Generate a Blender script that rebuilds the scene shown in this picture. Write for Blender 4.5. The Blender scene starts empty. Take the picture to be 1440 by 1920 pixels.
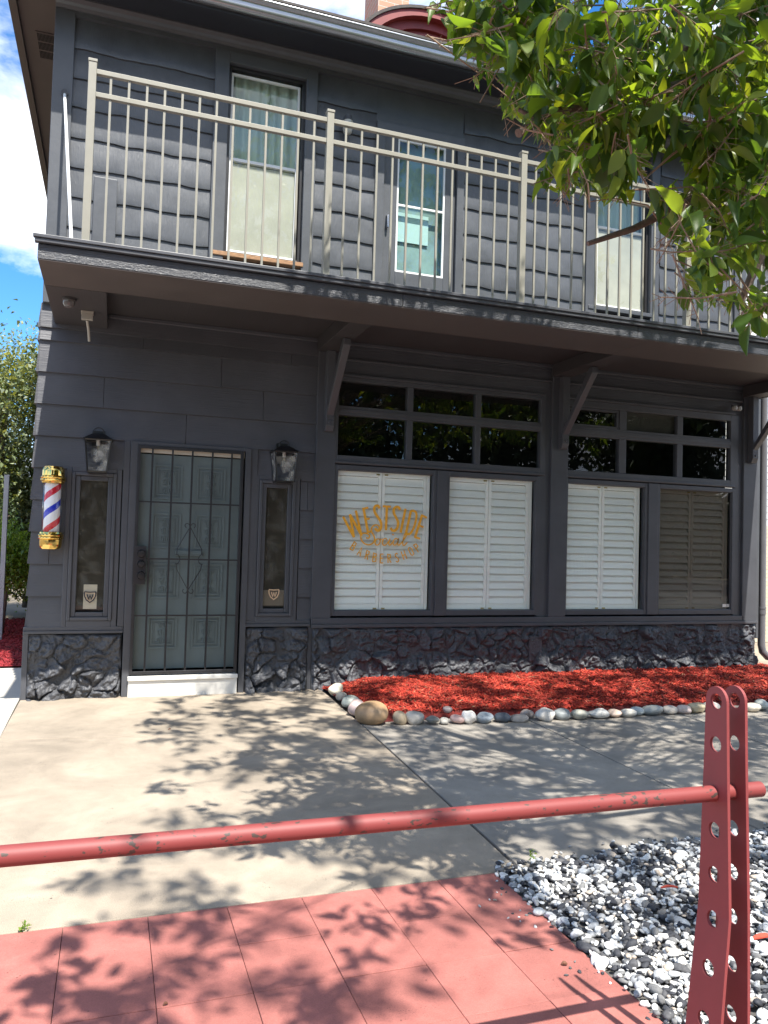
import bpy, math, random
import numpy as np
from mathutils import Matrix, Vector
random.seed(7); rng = np.random.default_rng(11)
sc = bpy.context.scene
rad = math.radians

# ------------------------------------------------------------------ camera
CAMP = np.array([0.0, -7.554, 1.489]); FOC = 1466.8
def _R(yaw, p, r):
    cy, sy = math.cos(yaw), math.sin(yaw); cp, sp = math.cos(p), math.sin(p); cr, sr = math.cos(r), math.sin(r)
    return np.array([[cy,-sy,0],[sy,cy,0],[0,0,1.]]) @ np.array([[1,0,0],[0,cp,-sp],[0,sp,cp]]) @ np.array([[cr,0,sr],[0,1,0],[-sr,0,cr]])
RR = _R(rad(-19.1285), rad(2.0392), rad(-1.6439))
cd = bpy.data.cameras.new("camera"); cam = bpy.data.objects.new("camera", cd); sc.collection.objects.link(cam)
M = Matrix.Identity(4)
for i in range(3):
    M[i][0] = RR[i,0]; M[i][1] = RR[i,2]; M[i][2] = -RR[i,1]; M[i][3] = CAMP[i]
cam.matrix_world = M
cd.sensor_fit = 'VERTICAL'; cd.sensor_height = 36; cd.sensor_width = 27; cd.lens = 36*FOC/1920
cd.clip_start = 0.05; cd.clip_end = 2000
sc.camera = cam
def ray(x, y): return RR @ np.array([(x-720)/FOC, 1, -(y-960)/FOC])
def onY(x, y, Y=0): d = ray(x, y); return CAMP + d*(Y-CAMP[1])/d[1]
def onZ(x, y, Z=0): d = ray(x, y); return CAMP + d*(Z-CAMP[2])/d[2]
def onX(x, y, X): d = ray(x, y); return CAMP + d*(X-CAMP[0])/d[0]
def atD(x, y, D): return CAMP + ray(x, y)*D
def proj(P):
    c = (np.asarray(P) - CAMP) @ RR
    return 720+FOC*c[...,0]/c[...,1], 960-FOC*c[...,2]/c[...,1], c[...,1]

# ------------------------------------------------------------------ world, sun, exposure
SUN = np.array([.085, -.543, 1.0]); SUN /= np.linalg.norm(SUN)
w = bpy.data.worlds.new("World"); sc.world = w; w.use_nodes = True
nt = w.node_tree; nt.nodes.clear()
def N(t, k, **kw):
    n = t.nodes.new(k)
    for a, b in kw.items():
        if hasattr(n, a): setattr(n, a, b)
    return n
sky = N(nt, 'ShaderNodeTexSky', sky_type='NISHITA', sun_disc=False, sun_elevation=math.asin(SUN[2]), sun_rotation=math.atan2(SUN[0], SUN[1]), altitude=1600, air_density=1.0, dust_density=.6, ozone_density=3.0)
tc = N(nt, 'ShaderNodeTexCoord'); mp = N(nt, 'ShaderNodeMapping'); mp.inputs['Scale'].default_value = (1, 1, 1.9); mp.inputs['Location'].default_value = (7.32, .8, .47)
nz = N(nt, 'ShaderNodeTexNoise'); nz.inputs['Scale'].default_value = 2.3; nz.inputs['Detail'].default_value = 9; nz.inputs['Roughness'].default_value = .56; nz.inputs['Distortion'].default_value = .25
cr = N(nt, 'ShaderNodeValToRGB'); cr.color_ramp.elements[0].position = .46; cr.color_ramp.elements[1].position = .57
nz2 = N(nt, 'ShaderNodeTexNoise'); nz2.inputs['Scale'].default_value = 6; nz2.inputs['Detail'].default_value = 5
cr2 = N(nt, 'ShaderNodeValToRGB'); cr2.color_ramp.elements[0].position = .35; cr2.color_ramp.elements[0].color = (2.7, 3.0, 3.6, 1); cr2.color_ramp.elements[1].position = .62; cr2.color_ramp.elements[1].color = (5.6, 5.7, 5.9, 1)
mx = N(nt, 'ShaderNodeMix', data_type='RGBA'); bg = N(nt, 'ShaderNodeBackground'); bg.inputs[1].default_value = 0.15; wo = N(nt, 'ShaderNodeOutputWorld')
L = nt.links.new
L(tc.outputs['Generated'], mp.inputs[0]); L(mp.outputs[0], nz.inputs['Vector']); L(mp.outputs[0], nz2.inputs['Vector']); L(nz.outputs['Fac'], cr.inputs[0]); L(nz2.outputs['Fac'], cr2.inputs[0])
L(cr.outputs[0], mx.inputs[0]); hs = N(nt, 'ShaderNodeHueSaturation'); hs.inputs['Saturation'].default_value = 1.3; hs.inputs['Value'].default_value = .78; L(sky.outputs[0], hs.inputs['Color']); L(hs.outputs[0], mx.inputs[6]); L(cr2.outputs[0], mx.inputs[7]); L(mx.outputs[2], bg.inputs[0]); L(bg.outputs[0], wo.inputs[0])
sl = bpy.data.lights.new("sun", 'SUN'); sl.energy = 4.3; sl.angle = rad(.53); sl.color = (1, .955, .88)
so = bpy.data.objects.new("sun", sl); sc.collection.objects.link(so)
so.rotation_euler = Vector(SUN).to_track_quat('Z', 'Y').to_euler(); so.location = (2, -8, 14)
sc.view_settings.view_transform = 'Standard'; sc.view_settings.look = 'None'; sc.view_settings.exposure = 1.38; sc.view_settings.gamma = 1

# ------------------------------------------------------------------ materials
MATS = {}
def mat(name, col, rough=.6, metal=0, var=0, vscale=4, bump=None, bstr=.3, bdist=.01, spec=.5, col2=None, speck=0, coat=0, coords='Object', vstretch=(1,1,1), rand=0):
    """principled paint; var = mottling of the base colour, bump = (stretch, scale, detail, distortion)"""
    if name in MATS: return MATS[name]
    m = bpy.data.materials.new(name); m.use_nodes = True; t = m.node_tree; t.nodes.clear(); l = t.links.new
    out = N(t, 'ShaderNodeOutputMaterial'); p = N(t, 'ShaderNodeBsdfPrincipled'); l(p.outputs[0], out.inputs[0])
    p.inputs['Base Color'].default_value = (*col, 1); p.inputs['Roughness'].default_value = rough; p.inputs['Metallic'].default_value = metal
    p.inputs['Specular IOR Level'].default_value = spec; p.inputs['Coat Weight'].default_value = coat
    c = N(t, 'ShaderNodeTexCoord'); v = c.outputs[coords]; cur = None
    if var or col2:
        mpp = N(t, 'ShaderNodeMapping'); mpp.inputs['Scale'].default_value = vstretch; l(v, mpp.inputs[0])
        n = N(t, 'ShaderNodeTexNoise'); n.inputs['Scale'].default_value = vscale; n.inputs['Detail'].default_value = 8; n.inputs['Roughness'].default_value = .62; l(mpp.outputs[0], n.inputs['Vector'])
        r = N(t, 'ShaderNodeValToRGB'); r.color_ramp.elements[0].position = .32; r.color_ramp.elements[1].position = .68
        a = np.array(col)*(1-var); b = np.array(col2) if col2 else np.array(col)*(1+var)
        r.color_ramp.elements[0].color = (*a, 1); r.color_ramp.elements[1].color = (*b, 1); l(n.outputs['Fac'], r.inputs[0]); cur = r.outputs[0]
        rr = N(t, 'ShaderNodeMapRange'); rr.inputs[3].default_value = rough*.85; rr.inputs[4].default_value = min(1, rough*1.15); l(n.outputs['Fac'], rr.inputs[0]); l(rr.outputs[0], p.inputs['Roughness'])
    if speck:
        n = N(t, 'ShaderNodeTexNoise'); n.inputs['Scale'].default_value = 260; n.inputs['Detail'].default_value = 3; l(v, n.inputs['Vector'])
        r = N(t, 'ShaderNodeMapRange'); r.inputs[1].default_value = .3; r.inputs[2].default_value = .7; r.inputs[3].default_value = 1-speck; r.inputs[4].default_value = 1+speck; l(n.outputs['Fac'], r.inputs[0])
        mm = N(t, 'ShaderNodeMix', data_type='RGBA', blend_type='MULTIPLY'); mm.inputs[0].default_value = 1
        if cur: l(cur, mm.inputs[6])
        else: mm.inputs[6].default_value = (*col, 1)
        l(r.outputs[0], mm.inputs[7]); cur = mm.outputs[2]
    if rand:
        g = N(t, 'ShaderNodeNewGeometry'); r = N(t, 'ShaderNodeMapRange'); r.inputs[3].default_value = 1-rand; r.inputs[4].default_value = 1+rand; l(g.outputs['Random Per Island'], r.inputs[0])
        mm = N(t, 'ShaderNodeMix', data_type='RGBA', blend_type='MULTIPLY'); mm.inputs[0].default_value = 1
        if cur: l(cur, mm.inputs[6])
        else: mm.inputs[6].default_value = (*col, 1)
        l(r.outputs[0], mm.inputs[7]); cur = mm.outputs[2]
    if cur: l(cur, p.inputs['Base Color'])
    if bump:
        st, s, det, dis = bump
        mpp = N(t, 'ShaderNodeMapping'); mpp.inputs['Scale'].default_value = st; l(v, mpp.inputs[0])
        n = N(t, 'ShaderNodeTexNoise'); n.inputs['Scale'].default_value = s; n.inputs['Detail'].default_value = det; n.inputs['Distortion'].default_value = dis; l(mpp.outputs[0], n.inputs['Vector'])
        b = N(t, 'ShaderNodeBump'); b.inputs['Strength'].default_value = bstr; b.inputs['Distance'].default_value = bdist; l(n.outputs['Fac'], b.inputs['Height']); l(b.outputs[0], p.inputs['Normal'])
    MATS[name] = m; return m
def add_pits(m, scale=55, lo=.16, dark=.35, big=1.3, bigamt=.16):
    t = m.node_tree; l = t.links.new; p = t.nodes['Principled BSDF']; src = p.inputs['Base Color'].links[0].from_socket
    c = N(t, 'ShaderNodeTexCoord'); v = N(t, 'ShaderNodeTexVoronoi'); v.inputs['Scale'].default_value = scale; v.inputs['Randomness'].default_value = 1; l(c.outputs['Object'], v.inputs['Vector'])
    n = N(t, 'ShaderNodeTexNoise'); n.inputs['Scale'].default_value = 7; n.inputs['Detail'].default_value = 4; l(c.outputs['Object'], n.inputs['Vector'])
    th = N(t, 'ShaderNodeMapRange'); th.inputs[1].default_value = .45; th.inputs[2].default_value = .75; th.inputs[3].default_value = 0; th.inputs[4].default_value = lo; l(n.outputs['Fac'], th.inputs[0])
    lt = N(t, 'ShaderNodeMath', operation='LESS_THAN'); l(v.outputs['Distance'], lt.inputs[0]); l(th.outputs[0], lt.inputs[1])
    mr = N(t, 'ShaderNodeMapRange'); mr.inputs[3].default_value = 1; mr.inputs[4].default_value = dark; l(lt.outputs[0], mr.inputs[0])
    n3 = N(t, 'ShaderNodeTexNoise'); n3.inputs['Scale'].default_value = big; n3.inputs['Detail'].default_value = 9; n3.inputs['Roughness'].default_value = .65; n3.inputs['Distortion'].default_value = .8; l(c.outputs['Object'], n3.inputs['Vector'])
    m3 = N(t, 'ShaderNodeMapRange'); m3.inputs[1].default_value = .35; m3.inputs[2].default_value = .65; m3.inputs[3].default_value = 1-bigamt; m3.inputs[4].default_value = 1+bigamt*.5; l(n3.outputs['Fac'], m3.inputs[0])
    mu = N(t, 'ShaderNodeMath', operation='MULTIPLY'); l(mr.outputs[0], mu.inputs[0]); l(m3.outputs[0], mu.inputs[1])
    x = N(t, 'ShaderNodeMix', data_type='RGBA', blend_type='MULTIPLY'); x.inputs[0].default_value = 1; l(src, x.inputs[6]); l(mu.outputs[0], x.inputs[7]); l(x.outputs[2], p.inputs['Base Color'])
def ramp_island(name, stops, rough=.7, bumps=0, spec=.4, vein=0):
    m = bpy.data.materials.new(name); m.use_nodes = True; t = m.node_tree; l = t.links.new; p = t.nodes['Principled BSDF']
    g = N(t, 'ShaderNodeNewGeometry'); r = N(t, 'ShaderNodeValToRGB'); r.color_ramp.interpolation = 'CONSTANT'
    while len(r.color_ramp.elements) < len(stops): r.color_ramp.elements.new(.5)
    for e, (pos, c) in zip(r.color_ramp.elements, stops): e.position = pos; e.color = (*c, 1)
    l(g.outputs['Random Per Island'], r.inputs[0]); p.inputs['Roughness'].default_value = rough; p.inputs['Specular IOR Level'].default_value = spec
    tc = N(t, 'ShaderNodeTexCoord'); n = N(t, 'ShaderNodeTexNoise'); n.inputs['Scale'].default_value = 90; n.inputs['Detail'].default_value = 5; l(tc.outputs['Object'], n.inputs['Vector'])
    mr = N(t, 'ShaderNodeMapRange'); mr.inputs[1].default_value = .3; mr.inputs[2].default_value = .7; mr.inputs[3].default_value = 1-vein; mr.inputs[4].default_value = 1+vein*.6; l(n.outputs['Fac'], mr.inputs[0])
    mm = N(t, 'ShaderNodeMix', data_type='RGBA', blend_type='MULTIPLY'); mm.inputs[0].default_value = 1; l(r.outputs[0], mm.inputs[6]); l(mr.outputs[0], mm.inputs[7]); l(mm.outputs[2], p.inputs['Base Color'])
    if bumps:
        b = N(t, 'ShaderNodeBump'); b.inputs['Strength'].default_value = bumps; b.inputs['Distance'].default_value = .004; l(n.outputs['Fac'], b.inputs['Height']); l(b.outputs[0], p.inputs['Normal'])
    MATS[name] = m; return m
def glass(name, tint=(1,1,1), refl=1.0, dirt=.0, ior=1.5):  # dirt: pale diffuse veil, dust on side windows, painted glare on lantern panes
    m = bpy.data.materials.new(name); m.use_nodes = True; t = m.node_tree; t.nodes.clear(); l = t.links.new
    out = N(t, 'ShaderNodeOutputMaterial'); tr = N(t, 'ShaderNodeBsdfTransparent'); tr.inputs[0].default_value = (*tint, 1)
    gl = N(t, 'ShaderNodeBsdfGlossy'); gl.inputs['Roughness'].default_value = .0
    fr = N(t, 'ShaderNodeFresnel'); ge = N(t, 'ShaderNodeNewGeometry'); ex = N(t, 'ShaderNodeMath', operation='MULTIPLY_ADD'); ex.inputs[1].default_value = -2; ex.inputs[2].default_value = 1; pw = N(t, 'ShaderNodeMath', operation='POWER'); pw.inputs[0].default_value = ior; l(ge.outputs['Backfacing'], ex.inputs[0]); l(ex.outputs[0], pw.inputs[1]); l(pw.outputs[0], fr.inputs[0]); mu = N(t, 'ShaderNodeMath', operation='MULTIPLY'); mu.inputs[1].default_value = 1.8*refl; mu.use_clamp = True
    c = N(t, 'ShaderNodeTexCoord'); nn = N(t, 'ShaderNodeTexNoise'); nn.inputs['Scale'].default_value = 1.7; nn.inputs['Detail'].default_value = 1; l(c.outputs['Object'], nn.inputs['Vector'])
    b = N(t, 'ShaderNodeBump'); b.inputs['Strength'].default_value = .12; b.inputs['Distance'].default_value = .02; l(nn.outputs['Fac'], b.inputs['Height']); l(b.outputs[0], gl.inputs['Normal'])
    mxs = N(t, 'ShaderNodeMixShader'); l(fr.outputs[0], mu.inputs[0]); l(mu.outputs[0], mxs.inputs[0]); l(tr.outputs[0], mxs.inputs[1]); l(gl.outputs[0], mxs.inputs[2])
    last = mxs
    if dirt:
        df = N(t, 'ShaderNodeBsdfDiffuse'); df.inputs[0].default_value = (.5,.5,.46,1); n2 = N(t, 'ShaderNodeTexNoise'); n2.inputs['Scale'].default_value = 9; n2.inputs['Detail'].default_value = 7; l(c.outputs['Object'], n2.inputs['Vector'])
        mr = N(t, 'ShaderNodeMapRange'); mr.inputs[1].default_value = .45; mr.inputs[2].default_value = .75; mr.inputs[4].default_value = dirt; l(n2.outputs['Fac'], mr.inputs[0])
        m2 = N(t, 'ShaderNodeMixShader'); l(mr.outputs[0], m2.inputs[0]); l(mxs.outputs[0], m2.inputs[1]); l(df.outputs[0], m2.inputs[2]); last = m2
    l(last.outputs[0], out.inputs[0]); MATS[name] = m; return m

DARK = (.074, .076, .086)
GR = ((1.2, 6, 34), 3.0, 6, 1.2)
siding_m = mat('lower siding paint', DARK, .5, var=.12, vscale=2, bump=GR, bstr=.55, bdist=.006)
trim_m = mat('smooth trim paint', (.070,.073,.083), .42, var=.1, vscale=3, bump=((1,1,1), 30, 4, 0), bstr=.12, bdist=.003)
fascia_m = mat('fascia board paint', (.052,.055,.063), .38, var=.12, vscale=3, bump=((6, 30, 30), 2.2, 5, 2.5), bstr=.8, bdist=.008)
upper_m = mat('wavy shingle paint', (.076,.081,.090), .34, var=.14, vscale=5, bump=((22, 5, 2.6), 2.4, 6, 1.6), bstr=.5, bdist=.006)
uppertrim_m = mat('upper trim paint', (.074,.079,.088), .4, var=.1, vscale=4, bump=((2,2,2), 25, 6, 0), bstr=.25, bdist=.003)
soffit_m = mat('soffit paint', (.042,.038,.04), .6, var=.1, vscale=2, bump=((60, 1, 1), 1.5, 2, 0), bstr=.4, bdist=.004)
band_m = mat('soffit border bounce tint', (.075,.063,.06), .6, var=.12, vscale=3, bump=((12, 12, 12), 9, 4, 1), bstr=.25, bdist=.003)  # brown tint carries warm bounce light off the sidewalk in the colour
stone_m = mat('painted rubble stone', (.066,.068,.076), .52, var=.15, vscale=7, bump=((1,1,1), 45, 8, .3), bstr=.9, bdist=.012)
conc_m = mat('sidewalk concrete', (.31,.26,.20), .9, vscale=1.4, var=.13, speck=.22, bump=((1,1,1), 120, 6, 0), bstr=.5, bdist=.004)
conc2_m = mat('grey sidewalk concrete', (.275,.25,.215), .9, vscale=1.1, var=.14, speck=.24, bump=((1,1,1), 120, 6, 0), bstr=.35, bdist=.004)
conc3_m = mat('pale path concrete', (.40,.38,.34), .9, vscale=1.6, var=.08, speck=.06)
paver_m = mat('red painted pavers', (.32,.112,.093), .88, vscale=5, var=.12, speck=.14, rand=.10, bump=((1,1,1), 90, 6, 0), bstr=.35, bdist=.004)
add_pits(conc_m, 26, .15, .3, 1.1, .24); add_pits(conc2_m, 30, .14, .4, .8, .28); add_pits(paver_m, 26, .13, .45, 1.9, .22)
add_pits(conc_m, 90, .3, .55, 3.7, .12); add_pits(conc2_m, 110, .3, .6, 4.3, .14); add_pits(paver_m, 90, .3, .7, 5.0, .10)
add_pits(siding_m, 22, .07, 1.9, .9, .16); add_pits(upper_m, 24, .10, 2.2, 1.2, .18); add_pits(trim_m, 20, .06, 1.8, 1.5, .10); add_pits(uppertrim_m, 22, .08, 2.0, 1.7, .12)
joint_m = mat('joint dirt', (.05,.04,.032), .95, var=.3, vscale=20)
asph_m = mat('road asphalt', (.07,.068,.065), .9, var=.15, vscale=3, speck=.3)
dirt_m = mat('ground soil', (.16,.13,.09), .95, var=.3, vscale=3, speck=.2)
gravelbed_m = mat('gravel bed ground', (.09,.085,.08), .95, var=.4, vscale=40)  # dark ground colour under the stones
steel_m = mat('railing beige metal', (.255,.245,.205), .4, var=.04, vscale=9)
black_m = mat('black lantern metal', (.012,.012,.013), .35, var=.2, vscale=12)
iron_m = mat('dark security bar metal', (.02,.02,.023), .38, var=.2, vscale=10)
doorp_m = mat('teal grey door paint', (.115,.148,.15), .5, var=.1, vscale=3, bump=((14,3,3),6,4,1), bstr=.15, bdist=.003)
white_m = mat('white step paint', (.72,.70,.65), .5, var=.06, vscale=6, bump=((1,1,1),40,4,0), bstr=.1)
cream_m = mat('cream door head', (.55,.5,.42), .6, var=.05)
shut_m = mat('white shutter paint', (.92,.92,.87), .45, var=.03, vscale=3)
vinyl_m = mat('white window vinyl', (.72,.73,.72), .4, var=.05, vscale=5)
curtain_m = mat('sheer curtain', (.45,.52,.45), .9, var=.12, vscale=3, vstretch=(6,1,.6))
blind_m = mat('cream window blind', (.40,.375,.32), .9, var=.12, vscale=3)
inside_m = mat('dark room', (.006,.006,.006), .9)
inside2_m = mat('dusk room', (.055,.053,.048), .9, var=.3, vscale=2)
gold_m = mat('polished brass', (.75,.52,.16), .1, metal=1)
brass_m = mat('dull gold knob', (.5,.4,.2), .35, metal=1)
gutter_m = mat('gutter metal', (.34,.35,.37), .25, var=.06, vscale=5, metal=.75)
roof_m = mat('roof shingles', (.07,.062,.058), .9, var=.3, vscale=30, speck=.3)
redtrim_m = mat('red dormer trim', (.19,.022,.02), .5, var=.12, vscale=5)
bar_red = mat('red barrier paint', (.22,.043,.043), .6, var=.07, vscale=9, bump=((1,1,1),60,4,0), bstr=.1, bdist=.002)
gold_letter = mat('gold vinyl lettering', (.88,.42,.03), .4, var=.1, vscale=30)
bark_m = mat('tree bark', (.13,.095,.075), .9, var=.35, vscale=20, bump=((1,1,.4),60,5,1), bstr=.8, bdist=.01)
twig_m = mat('dry twig bark', (.24,.17,.12), .9, var=.3, vscale=20)
white_side = mat('white clapboard', (.62,.62,.60), .6, var=.04)
pole_m = mat('galvanized post', (.33,.34,.35), .45, metal=.3, var=.1)
grey_plastic = mat('beige plastic', (.33,.31,.27), .5)
glass_clear = glass('clear window glass', (.97,.99,.97), .5)
glass_dark = glass('transom glass', (.8,.82,.8), .8)
glass_tint = glass('tinted film glass', (.42,.395,.36), .9)
glass_side = glass('dusty side window glass', (.8,.77,.7), .25, dirt=.12)
glass_up = glass('upstairs window glass', (.92,.97,.95), .8)
glass_lamp = glass('lantern glare glass', (.95,.95,.95), 2.2, dirt=.85)  # pale diffuse veil paints in the bright reflections of the panes
glass_tube = glass('acrylic tube', (.97,.97,.97), .7)

def brick_mat(name, c1, c2, mort, sx, stretch=None, axis='XZ'):
    m = bpy.data.materials.new(name); m.use_nodes = True; t = m.node_tree; l = t.links.new; p = t.nodes['Principled BSDF']; p.inputs['Roughness'].default_value = .85
    tc = N(t, 'ShaderNodeTexCoord'); sp = N(t, 'ShaderNodeSeparateXYZ'); l(tc.outputs['Object'], sp.inputs[0]); cb = N(t, 'ShaderNodeCombineXYZ'); ad = N(t, 'ShaderNodeMath', operation='ADD')
    l(sp.outputs[0], ad.inputs[0]); l(sp.outputs[1], ad.inputs[1]); l(ad.outputs[0], cb.inputs[0]); l(sp.outputs[2], cb.inputs[1])
    b = N(t, 'ShaderNodeTexBrick'); b.inputs['Color1'].default_value = (*c1,1); b.inputs['Color2'].default_value = (*c2,1); b.inputs['Mortar'].default_value = (*mort,1)
    b.inputs['Scale'].default_value = sx; b.inputs['Mortar Size'].default_value = .012; b.inputs['Brick Width'].default_value = .5; b.inputs['Row Height'].default_value = .17
    l(cb.outputs[0], b.inputs['Vector']); l(b.outputs[0], p.inputs['Base Color'])
    bp = N(t, 'ShaderNodeBump'); bp.inputs['Strength'].default_value = .6; bp.inputs['Distance'].default_value = .01; bp.invert = True; l(b.outputs['Fac'], bp.inputs['Height']); l(bp.outputs[0], p.inputs['Normal'])
    MATS[name] = m; return m
brick_m = brick_mat('red chimney brick', (.55,.22,.14), (.48,.27,.18), (.5,.42,.36), 2.3)

def stripe_mat():
    m = bpy.data.materials.new('barber stripes'); m.use_nodes = True; t = m.node_tree; l = t.links.new; p = t.nodes['Principled BSDF']; p.inputs['Roughness'].default_value = .35
    tc = N(t, 'ShaderNodeTexCoord'); sp = N(t, 'ShaderNodeSeparateXYZ'); l(tc.outputs['Object'], sp.inputs[0])
    at = N(t, 'ShaderNodeMath', operation='ARCTAN2'); l(sp.outputs[1], at.inputs[0]); l(sp.outputs[0], at.inputs[1])
    a = N(t, 'ShaderNodeMath', operation='MULTIPLY'); a.inputs[1].default_value = -1/(2*math.pi); l(at.outputs[0], a.inputs[0])
    z = N(t, 'ShaderNodeMath', operation='MULTIPLY_ADD'); z.inputs[1].default_value = 1/.30; l(sp.outputs[2], z.inputs[0]); l(a.outputs[0], z.inputs[2])
    f = N(t, 'ShaderNodeMath', operation='ADD'); f.inputs[1].default_value = STRIPE_PHASE; l(z.outputs[0], f.inputs[0]); g = N(t, 'ShaderNodeMath', operation='FRACT'); l(f.outputs[0], g.inputs[0])
    r = N(t, 'ShaderNodeValToRGB'); r.color_ramp.interpolation = 'CONSTANT'
    st = [(0,(.62,.01,.03)),(.2,(.8,.8,.82)),(.5,(.01,.03,.5)),(.7,(.8,.8,.82))]
    while len(r.color_ramp.elements) < 4: r.color_ramp.elements.new(.5)
    for e, (q, c) in zip(r.color_ramp.elements, st): e.position = q; e.color = (*c, 1)
    l(g.outputs[0], r.inputs[0]); l(r.outputs[0], p.inputs['Base Color']); return m
STRIPE_PHASE = .70

def leaf_mat(name, stops, trans=.45, rough=.35):
    m = bpy.data.materials.new(name); m.use_nodes = True; t = m.node_tree; t.nodes.clear(); l = t.links.new
    g = N(t, 'ShaderNodeNewGeometry'); r = N(t, 'ShaderNodeValToRGB')
    while len(r.color_ramp.elements) < len(stops): r.color_ramp.elements.new(.5)
    for e, (pos, c) in zip(r.color_ramp.elements, stops): e.position = pos; e.color = (*c, 1)
    l(g.outputs['Random Per Island'], r.inputs[0])
    d = N(t, 'ShaderNodeBsdfPrincipled'); d.inputs['Roughness'].default_value = rough; d.inputs['Specular IOR Level'].default_value = .5; l(r.outputs[0], d.inputs['Base Color'])
    tl = N(t, 'ShaderNodeBsdfTranslucent'); br = N(t, 'ShaderNodeMix', data_type='RGBA', blend_type='MULTIPLY'); br.inputs[0].default_value = 1; br.inputs[7].default_value = (2.9, 2.4, .6, 1); l(r.outputs[0], br.inputs[6]); l(br.outputs[2], tl.inputs[0])
    mxs = N(t, 'ShaderNodeMixShader'); mxs.inputs[0].default_value = trans; o = N(t, 'ShaderNodeOutputMaterial'); l(d.outputs[0], mxs.inputs[1]); l(tl.outputs[0], mxs.inputs[2]); l(mxs.outputs[0], o.inputs[0])
    MATS[name] = m; return m
leaf_near = leaf_mat('street tree leaf', [(0,(.035,.08,.02)),(.45,(.07,.135,.026)),(.8,(.12,.19,.032)),(1,(.20,.26,.045))], .5, .42)
leaf_far = leaf_mat('far tree leaf', [(0,(.05,.08,.03)),(.5,(.12,.16,.07)),(1,(.30,.34,.20))], .25, .5)
leaf_dark = leaf_mat('shade tree leaf', [(0,(.02,.035,.012)),(1,(.045,.075,.02))], .1, .6)
leaf_bush = leaf_mat('shrub leaf', [(0,(.06,.12,.02)),(1,(.19,.30,.05))], .35)

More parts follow.
